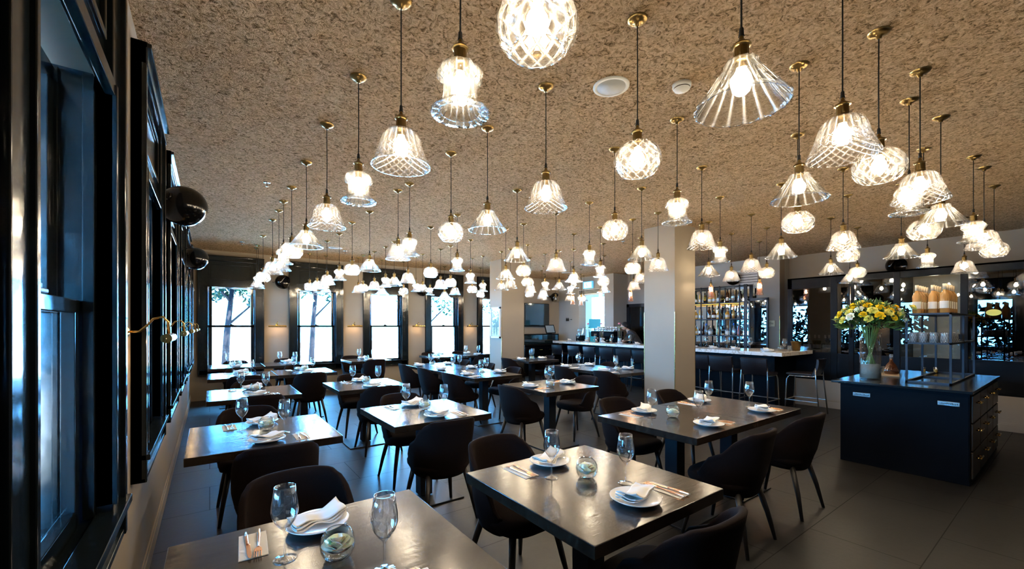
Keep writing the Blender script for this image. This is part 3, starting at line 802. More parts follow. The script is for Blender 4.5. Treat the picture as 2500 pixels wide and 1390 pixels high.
def make_fork():
    m = MB()
    m.tube([(0, -.10, .007), (0, -.06, .0078), (0, 0, .0065), (0, .035, .0075)], [.0035, .006, .0035, .0032], 10)
    m.prism([(-.003, .033), (.003, .033), (.011, .048), (.0115, .066), (-.0115, .066), (-.011, .048)], .006, .0078)
    for k in range(4): m.box(-.0112 + k * .0066, -.0086 + k * .0066, .064, .105, .0062, .0078)
    return m.build('dinner_fork', 'copper')
random.seed(11)
def setting(tx, ty, rz, where, near=True, cutl=True, glass=True, k=0):
    """one place setting; rz = 0 sits on the +Y side of the table"""
    R_ = Matrix.Rotation(rz, 3, 'Z')
    def at(x, y, z=.75):
        p = R_ @ Vector((x + random.uniform(-.008, .008), y + random.uniform(-.008, .008), 0)); return (tx + p.x, ty + p.y, z)
    p = at(.01, .295)
    place('plate', make_plate, (p[0], p[1], .75), random.uniform(0, 3), 'white round plate under a folded napkin, ' + where, 'plate', 'white plates on the tables')
    place('napkin%d' % (k % 3), lambda: make_napkin(k % 3 * 1.3), (p[0], p[1], .756), rz + .35 + random.uniform(-.15, .15), 'folded white cloth napkin on the plate, ' + where, 'napkin', 'white cloth napkins on the plates')
    if glass:
        place('glass', make_wineglass, at(-.12, .13), 0, 'empty stemmed wine glass, ' + where, 'wine glass', 'wine glasses on the tables')
    if cutl:
        c_ = at(-.19, .285)
        rr = rz + random.uniform(-.06, .06) + PI / 2 * 0
        place('paper', make_paper, c_, rr, 'white paper napkin under the cutlery, ' + where, 'napkin', 'paper napkins under the cutlery')
        if near:
            Q = Matrix.Rotation(rr, 3, 'Z')
            a = Q @ Vector((-.017, .0, 0)); b_ = Q @ Vector((.016, .0, 0))
            place('knife', make_knife, (c_[0] + a.x, c_[1] + a.y, .7508), rr + .04 + PI, 'copper-coloured knife on the paper napkin, ' + where, 'knife', 'copper knives on the tables')
            place('fork', make_fork, (c_[0] + b_.x, c_[1] + b_.y, .7508), rr - .05 + PI, 'copper-coloured fork on the paper napkin, ' + where, 'fork', 'copper forks on the tables')
PH = {'A': 'front centre table', 'B': 'bottom left corner table', 'C': "left wall's second table", 'D': 'second centre row table', 'E': "big pair's left half", 'Ee': "big pair's right half",
      'F': 'single table left of near pillar', 'G': "centre row's third table", 'H': "left wall's third table", 'I': "left wall's fourth table", 'Ii': "fourth left table's joined half",
      'J': 'table below first far window', 'Jj': 'table before second far window', 'K': 'table below third far window', 'L': 'table below fourth far window', 'Ll': 'table near fifth far window',
      'M': "triple table's near part", 'Mm': "triple table's middle part", 'Mn': "triple table's far part", 'N': "near half behind the near pillar", 'Nn': "far half behind the near pillar", 'O': 'small table by far pillar'}
kk = 0
for key, (x, y, r, _) in TABLES.items():
    near = key in ('A', 'B', 'C', 'D', 'E', 'Ee', 'F', 'G', 'H')
    cutl = key not in ('J', 'Jj', 'K', 'L', 'Ll', 'O', 'Mn', 'Mm')
    for s in (0, 1):
        if r == 0: where = ('far side of ' if s == 0 else 'near side of ') + PH[key]
        else: where = ('left side of ' if s == 0 else 'right side of ') + PH[key]
        if key == 'L' and s == 1: continue
        setting(x, y, s * PI + r * PI / 2, where, near, cutl, True, kk); kk += 1
    if key not in ('Ee', 'Mm', 'Ll', 'Jj', 'I', 'Nn'):
        off = (0.02, 0.03) if r == 0 else (-.10, -.12)
        place('bowl', make_bowl, (x + off[0], y + off[1], .75), kk * 1.1, 'small round glass bowl holding a white rose on the ' + PH[key], 'vase', 'rose bowls on the tables')
# ------------------------------------------------------------ bar
bar = empty('bar_counter'); tag(bar, 'long bar with a pale marble top and dark front beside the bottle shelves', 'bar')
MB().prism([(7.80, 3.0), (9.15, 3.0), (9.15, 3.9), (8.60, 4.3), (9.22, 9.75), (8.65, 9.75)], 0.985, 1.05).build('bar_top', 'marble', bar, bevel=.004)
MB().prism([(8.22, 3.28), (9.10, 3.28), (9.10, 3.8), (8.52, 4.3), (9.15, 9.7), (9.00, 9.7)], 0.0, 0.985).build('bar_front', 'navy', bar)
def xbar(y): return 7.80 + (y - 3.0) * .126
# back counter under the shelves
bk = empty('back_counter', (0, 0, 0)); tag(bk, 'dark back counter below the bottle shelves', 'counter')
B(9.62, 10.18, 4.40, 6.6, 0.0, 0.90).build('cabinet_body', 'navy', bk); B(9.58, 10.18, 4.38, 6.62, .90, .93).build('countertop', 'black_steel', bk)

def make_stool():
    o = empty('bar_stool')
    m = MB(); vs = []
    m.box(-.21, .21, -.17, .22, .665, .705); m.build('seat', 'leather', o, bevel=.015, seg=3)
    m = MB(); NX, NZ = 12, 8
    for side in (0, 1):
        g = []
        for i in range(NX + 1):
            for j in range(NZ + 1):
                u = i / NX * 2 - 1; v = j / NZ
                x = u * .215 * (1 - .02 * v); z = .67 + v * .28; y = -.17 - .075 * v - .02 * math.sin(v * PI) + .025 * u * u * 1.0 - (.034 if side else 0)
                g.append((x, y, z))
        b0 = len(m.v); m.v += g; R = NZ + 1
        for i in range(NX):
            for j in range(NZ):
                f = (b0 + i * R + j, b0 + (i + 1) * R + j, b0 + (i + 1) * R + j + 1, b0 + i * R + j + 1)
                m.f.append(f if side else f[::-1])
    n0 = (NX + 1) * (NZ + 1); R = NZ + 1
    for i in range(NX):
        for j in (0, NZ): m.f.append((i * R + j, (i + 1) * R + j, n0 + (i + 1) * R + j, n0 + i * R + j))
    for j in range(NZ):
        for i in (0, NX): m.f.append((i * R + j, i * R + j + 1, n0 + i * R + j + 1, n0 + i * R + j))
    m.build('backrest', 'leather', o, bevel=.006)
    def bar_(pts): return MB().tube(pts, .0105, 8)
    bar_([(-.235, -.27, 0), (-.215, -.215, .62), (-.205, -.205, .80), (-.17, -.235, .825), (.17, -.235, .825), (.205, -.205, .80), (.215, -.215, .62), (.235, -.27, 0)]).build('rear_leg_frame', 'chrome', o, smooth=True)
    for s in (-1, 1):
        bar_([(s * .225, .23, 0), (s * .205, .205, .60), (s * .20, .17, .655), (s * .20, -.15, .655), (s * .212, -.212, .66)]).build('front_leg', 'chrome', o, smooth=True)
    m = MB(); m.box(-.222, .222, .210, .232, .235, .250); m.box(-.236, -.224, -.25, .225, .235, .250); m.box(.224, .236, -.25, .225, .235, .250)
    m.build('footrest', 'chrome', o)
    return o
SY = [9.15, 8.36, 7.68, 7.03, 6.44, 5.90, 5.39, 4.87, 4.42, 3.95, 3.34]
for k, y in enumerate(SY):
    x = xbar(y) - .07
    place('stool', make_stool, (x, y, 0), -PI / 2 + random.uniform(-.05, .05),
          'dark leather bar stool with chrome legs, %s from the near end of the bar front' % ORD[len(SY) - 1 - k], 'bar stool', 'leather bar stools at the marble bar')
place('stool', make_stool, (8.30, 2.84, 0), .06, 'dark leather bar stool seen in profile at the near short end of the bar', 'bar stool', 'leather bar stools at the marble bar')

# things on the bar
for k, y in enumerate(SY):
    if 4.6 < y < 5.6 and k not in (7,): pass
    x = xbar(y) + .20
    wh = 'at the %s bar seat from the near end' % ORD[len(SY) - 1 - k]
    place('plate', make_plate, (x, y - .03, 1.05), k, 'white plate with a folded napkin ' + wh, 'plate', 'white plates along the bar')
    place('napkin%d' % (k % 3), None, (x, y - .03, 1.056), .9, 'folded cloth napkin ' + wh, 'napkin', 'cloth napkins along the bar')
    place('glass', None, (x + .13, y - .24, 1.05), 0, 'empty stemmed wine glass ' + wh, 'wine glass', 'wine glasses along the bar')
def make_tumbler():
    return MB().lathe([(.001, 0), (.028, 0), (.036, .10), (.0345, .10), (.027, .008), (.001, .008)], 20).build('tumbler', 'glass_thick', smooth=True)
for k, (x, y) in enumerate([(8.35, 3.22), (8.47, 3.30), (8.42, 3.12), (8.56, 3.16), (8.60, 3.34)]):
    place('tumbler', make_tumbler, (x, y, 1.05), 0, 'clear tumbler on the near end of the bar, %s from the left' % ORD[k], 'tumbler', 'tumblers on the near end of the bar')
ib = empty('ice_bucket', (8.72, 3.12, 1.05)); tag(ib, 'dark metal ice bucket on the near end of the marble bar', 'bucket')
MB().lathe([(.001, 0), (.06, 0), (.082, .16), (.088, .165), (.088, .17), (.078, .17), (.057, .01), (.001, .01)], 28).build('bucket', 'antique', ib, smooth=True)
MB().tube([(.083, 0, .13), (.10, 0, .12), (.10, 0, .09), (.079, 0, .085)], .005).build('handle', 'chrome', ib, smooth=True)
# tall glass vases with pink roses on the far half of the bar
def make_bud_vase():
    o = empty('bud_vase')
    MB().lathe([(.001, 0), (.055, 0), (.058, .01), (.058, .36), (.0555, .36), (.0555, .02), (.001, .02)], 24).build('glass_cylinder', 'glass_thick', o, smooth=True)
    MB().lathe([(.001, .021), (.054, .021), (.054, .13), (.001, .13)], 20).build('filling', 'paper', o, smooth=True)
    m = MB(); m.tube([(0.01, 0, .03), (-.01, .01, .3), (.0, .015, .50)], .004, 6)
    for a in (0, 2, 4.2):
        m.add([(0, .015, .40), (math.cos(a) * .05 + .02, math.sin(a) * .05, .43), (math.cos(a) * .11, math.sin(a) * .11, .42), (math.cos(a) * .05 - .02, math.sin(a) * .05 + .02, .41)], [(0, 1, 2, 3)])
    m.build('stem', 'stem', o)
    m = MB()
    for k in range(9):
        a = k * 2.4; r = .006 + .0022 * k
        m.sphere((math.cos(a) * r, math.sin(a) * r + .015, .525 - .001 * k), .016, 8, 6, (1, 1, 1.25))
    m.build('rose', 'pink', o, smooth=True)
    return o
for x, y, lb in [(8.86, 8.45, 'left'), (8.84, 7.92, 'middle'), (8.80, 7.25, 'right')]:
    place('budvase', make_bud_vase, (x, y, 1.05), y, 'tall glass cylinder with one pink rose on the bar, %s of the three' % lb, 'vase', 'tall rose cylinders on the bar')
# espresso machine
em = empty('espresso_machine', (9.30, 8.12, .90), -PI / 2 - .06); tag(em, 'large dark espresso machine stacked with white cups behind the bar', 'coffee machine')
m = MB(); m.prism([(-.45, -.22), (.45, -.22), (.45, .20), (-.45, .20)], .30, .46); m.box(-.43, .43, .0, .20, .06, .30); m.build('body', 'navy', em, bevel=.02)
B(-.44, .44, -.25, .22, 0.0, .06).build('drip_tray', 'chrome', em, bevel=.006)
m = MB(); m.prism([(-.49, -.25), (-.45, -.30), (-.45, .2), (-.49, .2)], .10, .44); m.build('side_panel', 'blue_screen', em, bevel=.01)
for gx in (-.26, 0, .26):
    m = MB(); m.lathe([(.001, .20), (.035, .20), (.038, .24), (.038, .31), (.001, .31)], 18, c=(gx, -.12)); m.tube([(gx, -.14, .215), (gx, -.30, .20)], [.010, .013], 8)
    m.build('group_head', 'chrome', em, smooth=True)
m = MB(); m.box(-.42, .42, -.18, .18, .46, .475); m.tube([(-.42, -.18, .53), (.42, -.18, .53)], .006); m.build('cup_rail', 'chrome', em)
def make_cup():
    m = MB().lathe([(.001, 0), (.020, 0), (.034, .022), (.038, .055), (.0355, .055), (.031, .022), (.018, .005), (.001, .005)], 16)
    m.tube([(.036, 0, .045), (.052, 0, .042), (.050, 0, .02), (.033, 0, .018)], .004, 6); return m.build('coffee_cup', 'china', smooth=True)
RB = Matrix.Rotation(-PI / 2 - .06, 3, 'Z')
for i in range(8):
    for j in range(3):
        for lay in range(2 if j else 1):
            p = RB @ Vector((-.35 + i * .1, -.10 + j * .1, 0))
            place('cup', make_cup, (9.30 + p.x, 8.12 + p.y, .90 + .475 + lay * .056), i, 'white cup on the espresso machine, %s column from the right, %s row, %s layer' % (ORD[i], ORD[j], ('lower', 'upper')[lay]), 'cup', 'white cups on the espresso machine')
gr = empty('coffee_grinder', (9.36, 9.25, .90)); tag(gr, 'dark coffee grinder with a clear hopper beside the espresso machine', 'coffee grinder')
B(-.09, .09, -.12, .12, 0, .32).build('body', 'satin_black', gr, bevel=.02)
MB().lathe([(.04, .32), (.085, .40), (.09, .52), (.086, .53), (.08, .52), (.035, .33)], 20).build('hopper', 'glass_thick', gr, smooth=True)
wc = empty('work_counter'); tag(wc, 'low dark work counter behind the bar carrying the espresso machine', 'counter')
MB().prism([(9.14, 7.60), (9.52, 7.60), (9.52, 9.6), (9.30, 9.6)], 0, .88).build('cabinet_body', 'navy', wc); MB().prism([(9.06, 7.58), (9.53, 7.58), (9.53, 9.62), (9.28, 9.62)], .88, .90).build('countertop', 'chrome', wc)
pos = empty('cash_monitor', (9.30, 7.62, 1.05), -1.3); tag(pos, 'blue glowing monitor standing behind the rose cylinders', 'monitor')
B(-.19, .19, -.012, .012, .54, .82).build('screen', 'blue_screen', pos, bevel=.004); B(-.02, .02, -.01, .01, .0, .56).build('stand', 'satin_black', pos); B(-.09, .09, -.07, .07, -.0, .012).build('base', 'satin_black', pos)
pos.location = (9.43, 8.72, .90)
for k, (x, y) in enumerate([(8.98, 8.2), (8.9, 7.6)]):
    o = MB().lathe([(.001, 0), (.035, 0), (.037, .11), (.030, .115), (.030, .125), (.001, .125)], 18).build('steel_canister', 'chrome', smooth=True); o.location = (x - .1, y - .05, 1.05)
    tag(o, 'small steel canister on the bar between the rose cylinders, %s one' % ('left' if k == 0 else 'right'), 'canister', 'steel canisters on the bar')
tb = empty('order_tablet', (8.82, 6.95, 1.05), -PI / 2); tag(tb, 'tilted dark tablet stand on the bar in front of the barman', 'tablet')
m = MB(); R2 = Matrix.Translation((0, 0, .16)) @ Matrix.Rotation(math.radians(55), 4, 'X'); m.box(-.15, .15, -.10, .10, -.008, .008, R2); m.build('display', 'screen', tb, bevel=.004)
B(-.02, .02, -.02, .02, 0, .16).build('foot', 'satin_black', tb); B(-.07, .07, -.06, .06, 0, .01).build('base', 'satin_black', tb)

# bottle shelves
sh = empty('bottle_shelf'); tag(sh, 'tall open black metal shelf unit full of bottles behind the bar', 'shelf')
SX0, SX1 = 9.78, 10.05
ys_ = [4.50, 4.63, 5.09, 5.55, 6.01, 6.47]
for y in ys_:
    m = MB()
    for x in (SX0, SX1): m.box(x - .012, x + .012, y - (.035 if y == 4.50 else .012), y + (.035 if y == 4.50 else .012), .93, 2.45)
    m.build('upright', 'black_steel', sh)
for z in (.96, 1.285, 1.675, 2.065, 2.44):
    m = MB(); m.box(SX0 - .012, SX1 + .012, 4.50, 6.48, z - .02, z); m.build('shelf_board', 'black_steel', sh)
struct_m = B(10.185, 10.198, 4.45, 6.5, .95, 2.42).build('wall_mirror'.replace('wall_', 'shelf_'), 'mirror', sh)
for z in (2.035,): B(9.80, 9.82, 4.55, 6.44, z - .012, z - .002).build('strip_light', 'strip', sh)
def bottle_prof(kind):
    return {0: [(.001, 0), (.036, 0), (.038, .004), (.038, .19), (.030, .215), (.014, .235), (.0135, .29), (.001, .29)],
            1: [(.001, 0), (.046, 0), (.050, .006), (.050, .12), (.040, .145), (.014, .165), (.013, .22), (.001, .22)],
            2: [(.001, 0), (.033, 0), (.040, .09), (.042, .13), (.026, .17), (.014, .19), (.013, .27), (.001, .27)],
            3: [(.001, 0), (.040, 0), (.044, .02), (.036, .12), (.024, .20), (.012, .23), (.012, .31), (.001, .31)]}[kind]
def make_bottle(kind, col, cap):
    o = empty('spirit_bottle')
    pr = bottle_prof(kind); MB().lathe(pr, 20).build('bottle_body', 'liq_' + col, o, smooth=True)
    zt = pr[-1][1]; MB().lathe([(.001, zt - .035), (.0155, zt - .035), (.016, zt + .012), (.001, zt + .013)], 14).build('stopper', cap, o, smooth=True)
    r = pr[2][0] + .0008; z0 = .035
    MB().lathe([(r, z0), (r, z0 + .062)], 20, fn=lambda rr, z, a, j: (rr if True else rr, z)).build('label', 'label', o, smooth=True) if kind in (0, 1) else None
    return o
random.seed(5)
KIND = [(0, 'amber', 'ink'), (1, 'amber', 'cork'), (0, 'brown', 'ink'), (2, 'clear', 'chrome'), (3, 'clear', 'chrome'), (1, 'clear', 'cork'), (2, 'rose', 'cork'), (0, 'green', 'ink'), (1, 'brown', 'brass'), (3, 'red', 'ink'), (2, 'clear', 'liq_blue')]
LVL = {1.285: ('bottom', [9, 10, 5, 6, 5, 10, 8, 1, 9, 2, 0]), 1.675: ('middle', [3, 6, 1, 1, 8, 2, 0, 1, 4, 0, 1]), 2.065: ('top', [4, 3, 2, 5, 0, 1, 0, 7, 0, 1, 9])}
nb = 0
for z, (nm, seq) in LVL.items():
    yy = 4.66; i = 0; n_lv = nb
    while yy < 6.4:
        if min(abs(yy - q) for q in ys_) < .055: yy += .03; continue
        kd = KIND[seq[i % len(seq)]]
        cword = {'amber': 'amber', 'brown': 'brown', 'clear': 'clear', 'rose': 'pinkish', 'green': 'dark green', 'red': 'red'}[kd[1]]
        sword = {0: 'straight', 1: 'squat', 2: 'waisted', 3: 'slim-necked'}[kd[0]]
        bay = sum(1 for q in ys_ if q < yy) - 1
        place('bot%d%s%s' % kd, (lambda: make_bottle(*kd)), (9.86 + random.uniform(0, .04), yy, z), 0, '%s %s spirit bottle, %s from the right on the %s shelf' % (cword, sword, ORD[nb - n_lv], nm), 'bottle', 'spirit bottles on the %s shelf' % nm)
        yy += random.uniform(.105, .135); i += 1; nb += 1
        if random.random() < .12: yy += .08
yy = 4.7; i = 0
while yy < 6.4:
    place('tumbler', None, (9.88, yy, .962), 0, 'clear tumbler on the lowest shelf under the bottles, %d%s from the right' % (i + 1, {1: 'st', 2: 'nd', 3: 'rd'}.get((i + 1) % 10 if i + 1 < 10 or i + 1 > 20 else 0, 'th')), 'tumbler', 'tumblers on the lowest bottle shelf'); yy += .11; i += 1

# black framed glass door right of the shelves, menu board, door behind the barman
fd = empty('display_fridge', (10.12, 4.24, 0)); fd['kind'] = 'thing'; tag(fd, 'tall narrow black framed glass fridge between the bottle shelf and the bar column', 'fridge')
m = MB(); m.box(-.05, .0, -.20, -.165, .93, 2.1); m.box(-.05, .0, .165, .20, .93, 2.1); m.box(-.05, 0, -.2, .2, 2.06, 2.12); m.box(-.05, 0, -.2, .2, .93, .98)
fd.location = (9.90, 4.42, 0); fd.location.x = 9.72
m.build('door_frame', 'black_steel', fd); B(-.03, -.02, -.17, .17, .98, 2.06).build('pane', 'dark_pane', fd)
tag(fd, 'tall narrow black framed glass fridge between the bottle shelf and the bar column', 'fridge')
fd.location = (9.70, 4.18, 0)
B(-.05, .02, -.2, .2, 0, .93).build('plinth', 'navy', fd)
mn = empty('notice_board', (10.19, 4.62, 2.62)); tag(mn, 'white notice board with dark lines of text above the bottle shelves', 'notice')
B(-.012, 0, -.30, .30, -.24, .20).build('board', 'plastic_white', mn)
m = MB()
for k, (z, wd) in enumerate([(.08, .20), (.02, .24), (-.04, .22), (-.10, .24), (-.15, .12)]): m.box(-.0145, -.012, -wd, wd, z, z + .012)
m.build('text_lines', 'ink', mn)
dr = struct(empty('door_1', (0, 0, 0)))
m = MB(); m.box(10.13, 10.2, 7.15, 7.24, 0, 2.16); m.box(10.13, 10.2, 8.0, 8.09, 0, 2.16); m.box(10.13, 10.2, 7.15, 8.09, 2.07, 2.16); m.build('door_frame', 'black_steel', dr)
B(10.165, 10.175, 7.24, 8.0, .05, 2.07).build('pane', 'dark_pane', dr)

# barman
pr_ = empty('person', (9.42, 7.08, 0), 0); pr_.scale = (.95, .95, .965); tag(pr_, 'person in a black cap and charcoal top bending over the counter behind the bar', 'person')
def skin_body(name, joints, edges, mat, parent, sub=2):
    me = bpy.data.meshes.new(name); me.from_pydata([j[0] for j in joints], edges, []); me.materials.append(M[mat])
    o = bpy.data.objects.new(name, me); COL.objects.link(o); o.parent = parent
    md = o.modifiers.new('skin', 'SKIN'); md.use_smooth_shade = True; md.use_x_symmetry = False
    for i, j in enumerate(joints): me.skin_vertices[0].data[i].radius = (j[1], j[2] if len(j) > 2 else j[1])
    me.skin_vertices[0].data[0].use_root = True
    s = o.modifiers.new('sub', 'SUBSURF'); s.levels = sub; s.render_levels = sub
    return o
# leaning towards -X and +Y (towards the machine)
J = [((0, 0, .95), .15, .12), ((-.02, .05, 1.08), .14, .11), ((-.08, .14, 1.24), .16, .12), ((-.13, .22, 1.37), .12, .10), ((-.16, .28, 1.43), .055, .055), ((-.19, .33, 1.49), .05, .05),
     ((.02, .30, 1.36), .07, .07), ((.06, .45, 1.17), .05, .05), ((-.08, .62, 1.08), .036, .036), ((-.13, .68, 1.07), .03, .02),
     ((-.27, .12, 1.36), .07, .07), ((-.38, .22, 1.15), .05, .05), ((-.38, .44, 1.08), .036, .036), ((-.37, .51, 1.07), .03, .02),
     ((.10, 0, .88), .09), ((.10, .02, .48), .07), ((.10, -.02, .08), .045), ((-.10, 0, .88), .09), ((-.10, .02, .48), .07), ((-.10, -.02, .08), .045), ((.10, .12, .05), .04), ((-.10, .12, .05), .04)]
E_ = [(0, 1), (1, 2), (2, 3), (3, 4), (4, 5), (3, 6), (6, 7), (7, 8), (8, 9), (3, 10), (10, 11), (11, 12), (12, 13), (0, 14), (14, 15), (15, 16), (0, 17), (17, 18), (18, 19), (16, 20), (19, 21)]
skin_body('body', J, E_, 'skin', pr_)
J2 = [(j[0], j[1] + .012, (j[2] if len(j) > 2 else j[1]) + .012) for j in J[:4]] + [((-.15, .26, 1.415), .075, .072), ((.02, .30, 1.36), .085), ((.06, .43, 1.19), .062), ((-.27, .12, 1.36), .085), ((-.37, .21, 1.17), .062)]
skin_body('shirt', J2, [(0, 1), (1, 2), (2, 3), (3, 4), (3, 5), (5, 6), (3, 7), (7, 8)], 'shirt', pr_)
hc = Vector((-.225, .375, 1.555))
m = MB(); m.sphere(hc, .095, 20, 14, (.86, 1.0, 1.12)); m.sphere(hc + Vector((-.065, .075, -.015)), .018, 8, 6, (1, 1, 1.4)); m.sphere(hc + Vector((.078, -.01, -.01)), .020, 8, 6, (.5, .8, 1.4)); m.sphere(hc + Vector((-.07, -.045, -.01)), .020, 8, 6, (.5, .8, 1.4))
m.build('head', 'skin', pr_, smooth=True)
m = MB(); m.sphere(hc + Vector((.012, -.018, .030)), .104, 20, 12, (.9, 1.0, .95)); m.build('cap', 'cap', pr_, smooth=True)
m = MB(); m.tube([hc + Vector((.08, -.02, .0)), hc + Vector((.05, .09, .0)), hc + Vector((-.03, .11, -.005)), hc + Vector((-.09, .04, -.005)), hc + Vector((-.085, -.05, 0))], .004, 6); m.build('glasses', 'plastic_white', pr_)
for s, p in ((0, (-.13, .70, 1.07)), (1, (-.37, .53, 1.07))):
    m = MB()
    for k in range(5):
        a = -.5 + k * .22; ln = (.055, .07, .075, .07, .055)[k]
        b_ = Vector(p) + Vector(((k - 2) * .016, 0.0, 0)); m.tube([b_, b_ + Vector((math.sin(a) * ln * .5, ln * .55, .004)), b_ + Vector((math.sin(a) * ln * .8, ln, -.018))], [.009, .008, .006], 6)
    m.build('fingers', 'skin', pr_, smooth=True)

# television, side cabinet, tablet till
tv = empty('television', (8.42, YW - .012, 1.865)); tag(tv, 'large black flat television on the wall behind the far pillar', 'television')
B(-.62, .62, -.075, -.035, -.37, .37).build('casing', 'satin_black', tv, bevel=.006); B(-.605, .605, -.0775, -.0755, -.34, .358).build('screen', 'screen', tv); B(-.2, .2, -.04, 0, -.15, .15).build('wall_bracket', 'satin_black', tv)
cbn = empty('drawer_cabinet', (8.45, 10.14, 0)); tag(cbn, 'dark drawer cabinet with brass pulls below the television', 'cabinet')
B(-.80, .80, -.26, .26, 0, .90).build('body', 'navy', cbn, bevel=.004); B(-.82, .82, -.29, .28, .90, .93).build('top', 'satin_black', cbn)
for i in range(4):
    for j in range(3):
        d_ = B(-.78 + i * .39, -.40 + i * .39, -.275, -.26, .08 + j * .27, .33 + j * .27).build('drawer', 'navy', cbn, bevel=.003)
        MB().tube([(-.65 + i * .39, -.30, .24 + j * .27), (-.53 + i * .39, -.30, .24 + j * .27)], .009, 8).build('handle', 'brass', d_)
bx = empty('stereo_cabinet', (8.36, 10.16, .93)); tag(bx, 'low black box on the drawer cabinet below the television', 'box')
B(-.72, .72, -.22, .24, 0, .33).build('casing', 'satin_black', bx, bevel=.004); B(-.68, .68, -.224, -.22, .03, .30).build('front_panel', 'screen', bx)
tl = empty('till_tablet', (8.72, 9.98, 1.26), 0); tag(tl, 'tilted till screen standing on the black box under the television', 'till')
m = MB(); R2 = Matrix.Translation((0, -.02, .15)) @ Matrix.Rotation(math.radians(70), 4, 'X'); m.box(-.20, .20, -.145, .145, -.010, .010, R2); m.build('casing', 'satin_black', tl, bevel=.004)
m = MB(); m.box(-.165, .165, -.115, .115, .0105, .012, R2); m.build('display', 'tablet', tl)
B(-.06, .06, -.05, .08, 0, .03).build('base', 'satin_black', tl)
for k in range(3):
    pass
# framed picture on the far pillar
fp = empty('framed_picture', (5.43, 8.11, 1.585)); tag(fp, 'white framed picture on the window-side face of the far pillar', 'picture')
m = MB(); m.box(-.035, 0, -.20, -.165, -.36, .36); m.box(-.035, 0, .165, .20, -.36, .36); m.box(-.035, 0, -.2, .2, .325, .36); m.box(-.035, 0, -.2, .2, -.36, -.325); m.build('frame', 'frame_white', fp)
B(-.012, -.004, -.17, .17, -.33, .33).build('print', 'paper', fp); m = MB()
for k in range(16): m.box(-.0135, -.012, -.13 + .017 * k, -.122 + .017 * k, -.2 + .1 * math.sin(k), .12 + .08 * math.sin(k * 1.7))
m.build('drawn_lines', 'leaf', fp); B(-.022, -.020, -.165, .165, -.325, .325).build('pane', 'pane', fp)

# exit sign, air grille, fire alarm, passage fittings
ex = empty('exit_sign', (9.50, 9.05, 2.78), PI / 2); tag(ex, 'glowing blue and white exit sign above the passage opening', 'sign')
B(-.20, .20, -.015, .03, -.11, .11).build('panel', 'blue_glow', ex, bevel=.004)
B(-.155, .155, .03, .034, -.085, .085).build('white_field', 'white_glow', ex)
m = MB()
for x_ in (-.13, -.10, -.07): m.box(x_ - .006, x_ + .006, .034, .036, -.07, .02)
m.tube([(.05, .036, .02), (.03, .036, -.02), (.06, .036, -.06)], .010, 6); m.tube([(.05, .036, .02), (.09, .036, -.01)], .008, 6); m.sphere((.055, .036, .045), .016, 8, 6); m.tube([(.03, .036, -.02), (-.02, .036, -.05)], .009, 6)
m.build('running_figure', 'blue_glow', ex)
ex.rotation_euler = (0, 0, PI / 2)
ag = empty('air_grille', (9.55, 8.95, 2.57)); tag(ag, 'long slotted air grille above the passage opening', 'vent')
B(-.03, 0, -.55, .55, -.07, .07).build('casing', 'plastic_white', ag, bevel=.003)
for z in (-.04, 0, .04): B(-.034, -.03, -.53, .53, z - .013, z + .013).build('slot', 'ink', ag)
fa = empty('fire_alarm', (11.99, 11.75, 1.82)); tag(fa, 'small red fire alarm box on the passage wall', 'alarm')
B(-.05, 0, -.07, .07, -.07, .07).build('box', 'red', fa, bevel=.01); B(-.056, -.05, -.03, .03, -.03, .03).build('button', 'pink', fa)
ws = empty('toilet_sign', (9.54, 9.95, 1.72)); tag(ws, 'small black restroom pictogram with an arrow on the wall beside the passage', 'sign')
m = MB()
for y_ in (.12, .07, .02): m.sphere((-.005, y_, .045), .014, 8, 6, (.3, 1, 1)); m.box(-.01, 0, y_ - .016, y_ + .016, -.05, .03)
m.build('figures', 'ink', ws); m = MB(); m.box(-.01, 0, -.12, -.05, -.006, .006); m.prism([(-.01, -.10), (0, -.10), (0, -.14), (-.01, -.14)], -.012, .012); m.build('arrow', 'ink', ws)

# wall speakers: black spherical shells
def make_speaker():
    o = empty('wall_speaker')
    m = MB(); pf = []
    for k in range(13):
        a = math.radians(2 + 118 * k / 12); pf.append((.155 * math.sin(a), -.155 * math.cos(a)))
    pf += [(.128, .062), (.11, .035), (.05, .0), (.001, -.005)]
    dv = Vector((-.72, .62, -.25)).normalized(); bk_ = Vector((.02, .055, .01)); c0 = bk_ + dv * .155
    m.lathe(pf, 36, mat=Matrix.Translation(c0) @ dv.to_track_quat('Z', 'Y').to_matrix().to_4x4()); m.build('shell', 'glossy_black', o, smooth=True)
    m = MB(); m.tube([(0, .005, 0), (0, .045, .0), bk_ + dv * .01], .015, 10); m.lathe([(.001, -.012), (.034, -.010), (.036, .010), (.001, .03)], 18, mat=Matrix.Translation(bk_) @ dv.to_track_quat('Z', 'Y').to_matrix().to_4x4()); m.build('bracket', 'glossy_black', o, smooth=True)
    MB().tube([bk_ + Vector((.02, 0, -.03)), bk_ + Vector((.05, -.02, -.05)), bk_ + Vector((.07, -.05, -.04))], .004, 6).build('cable', 'cord', o, smooth=True)
    MB().lathe([(.001, 0), (.035, 0), (.035, .012), (.001, .012)], 20, mat=Matrix.Rotation(-PI / 2, 4, 'X')).build('wall_plate', 'glossy_black', o, smooth=True)
    return o
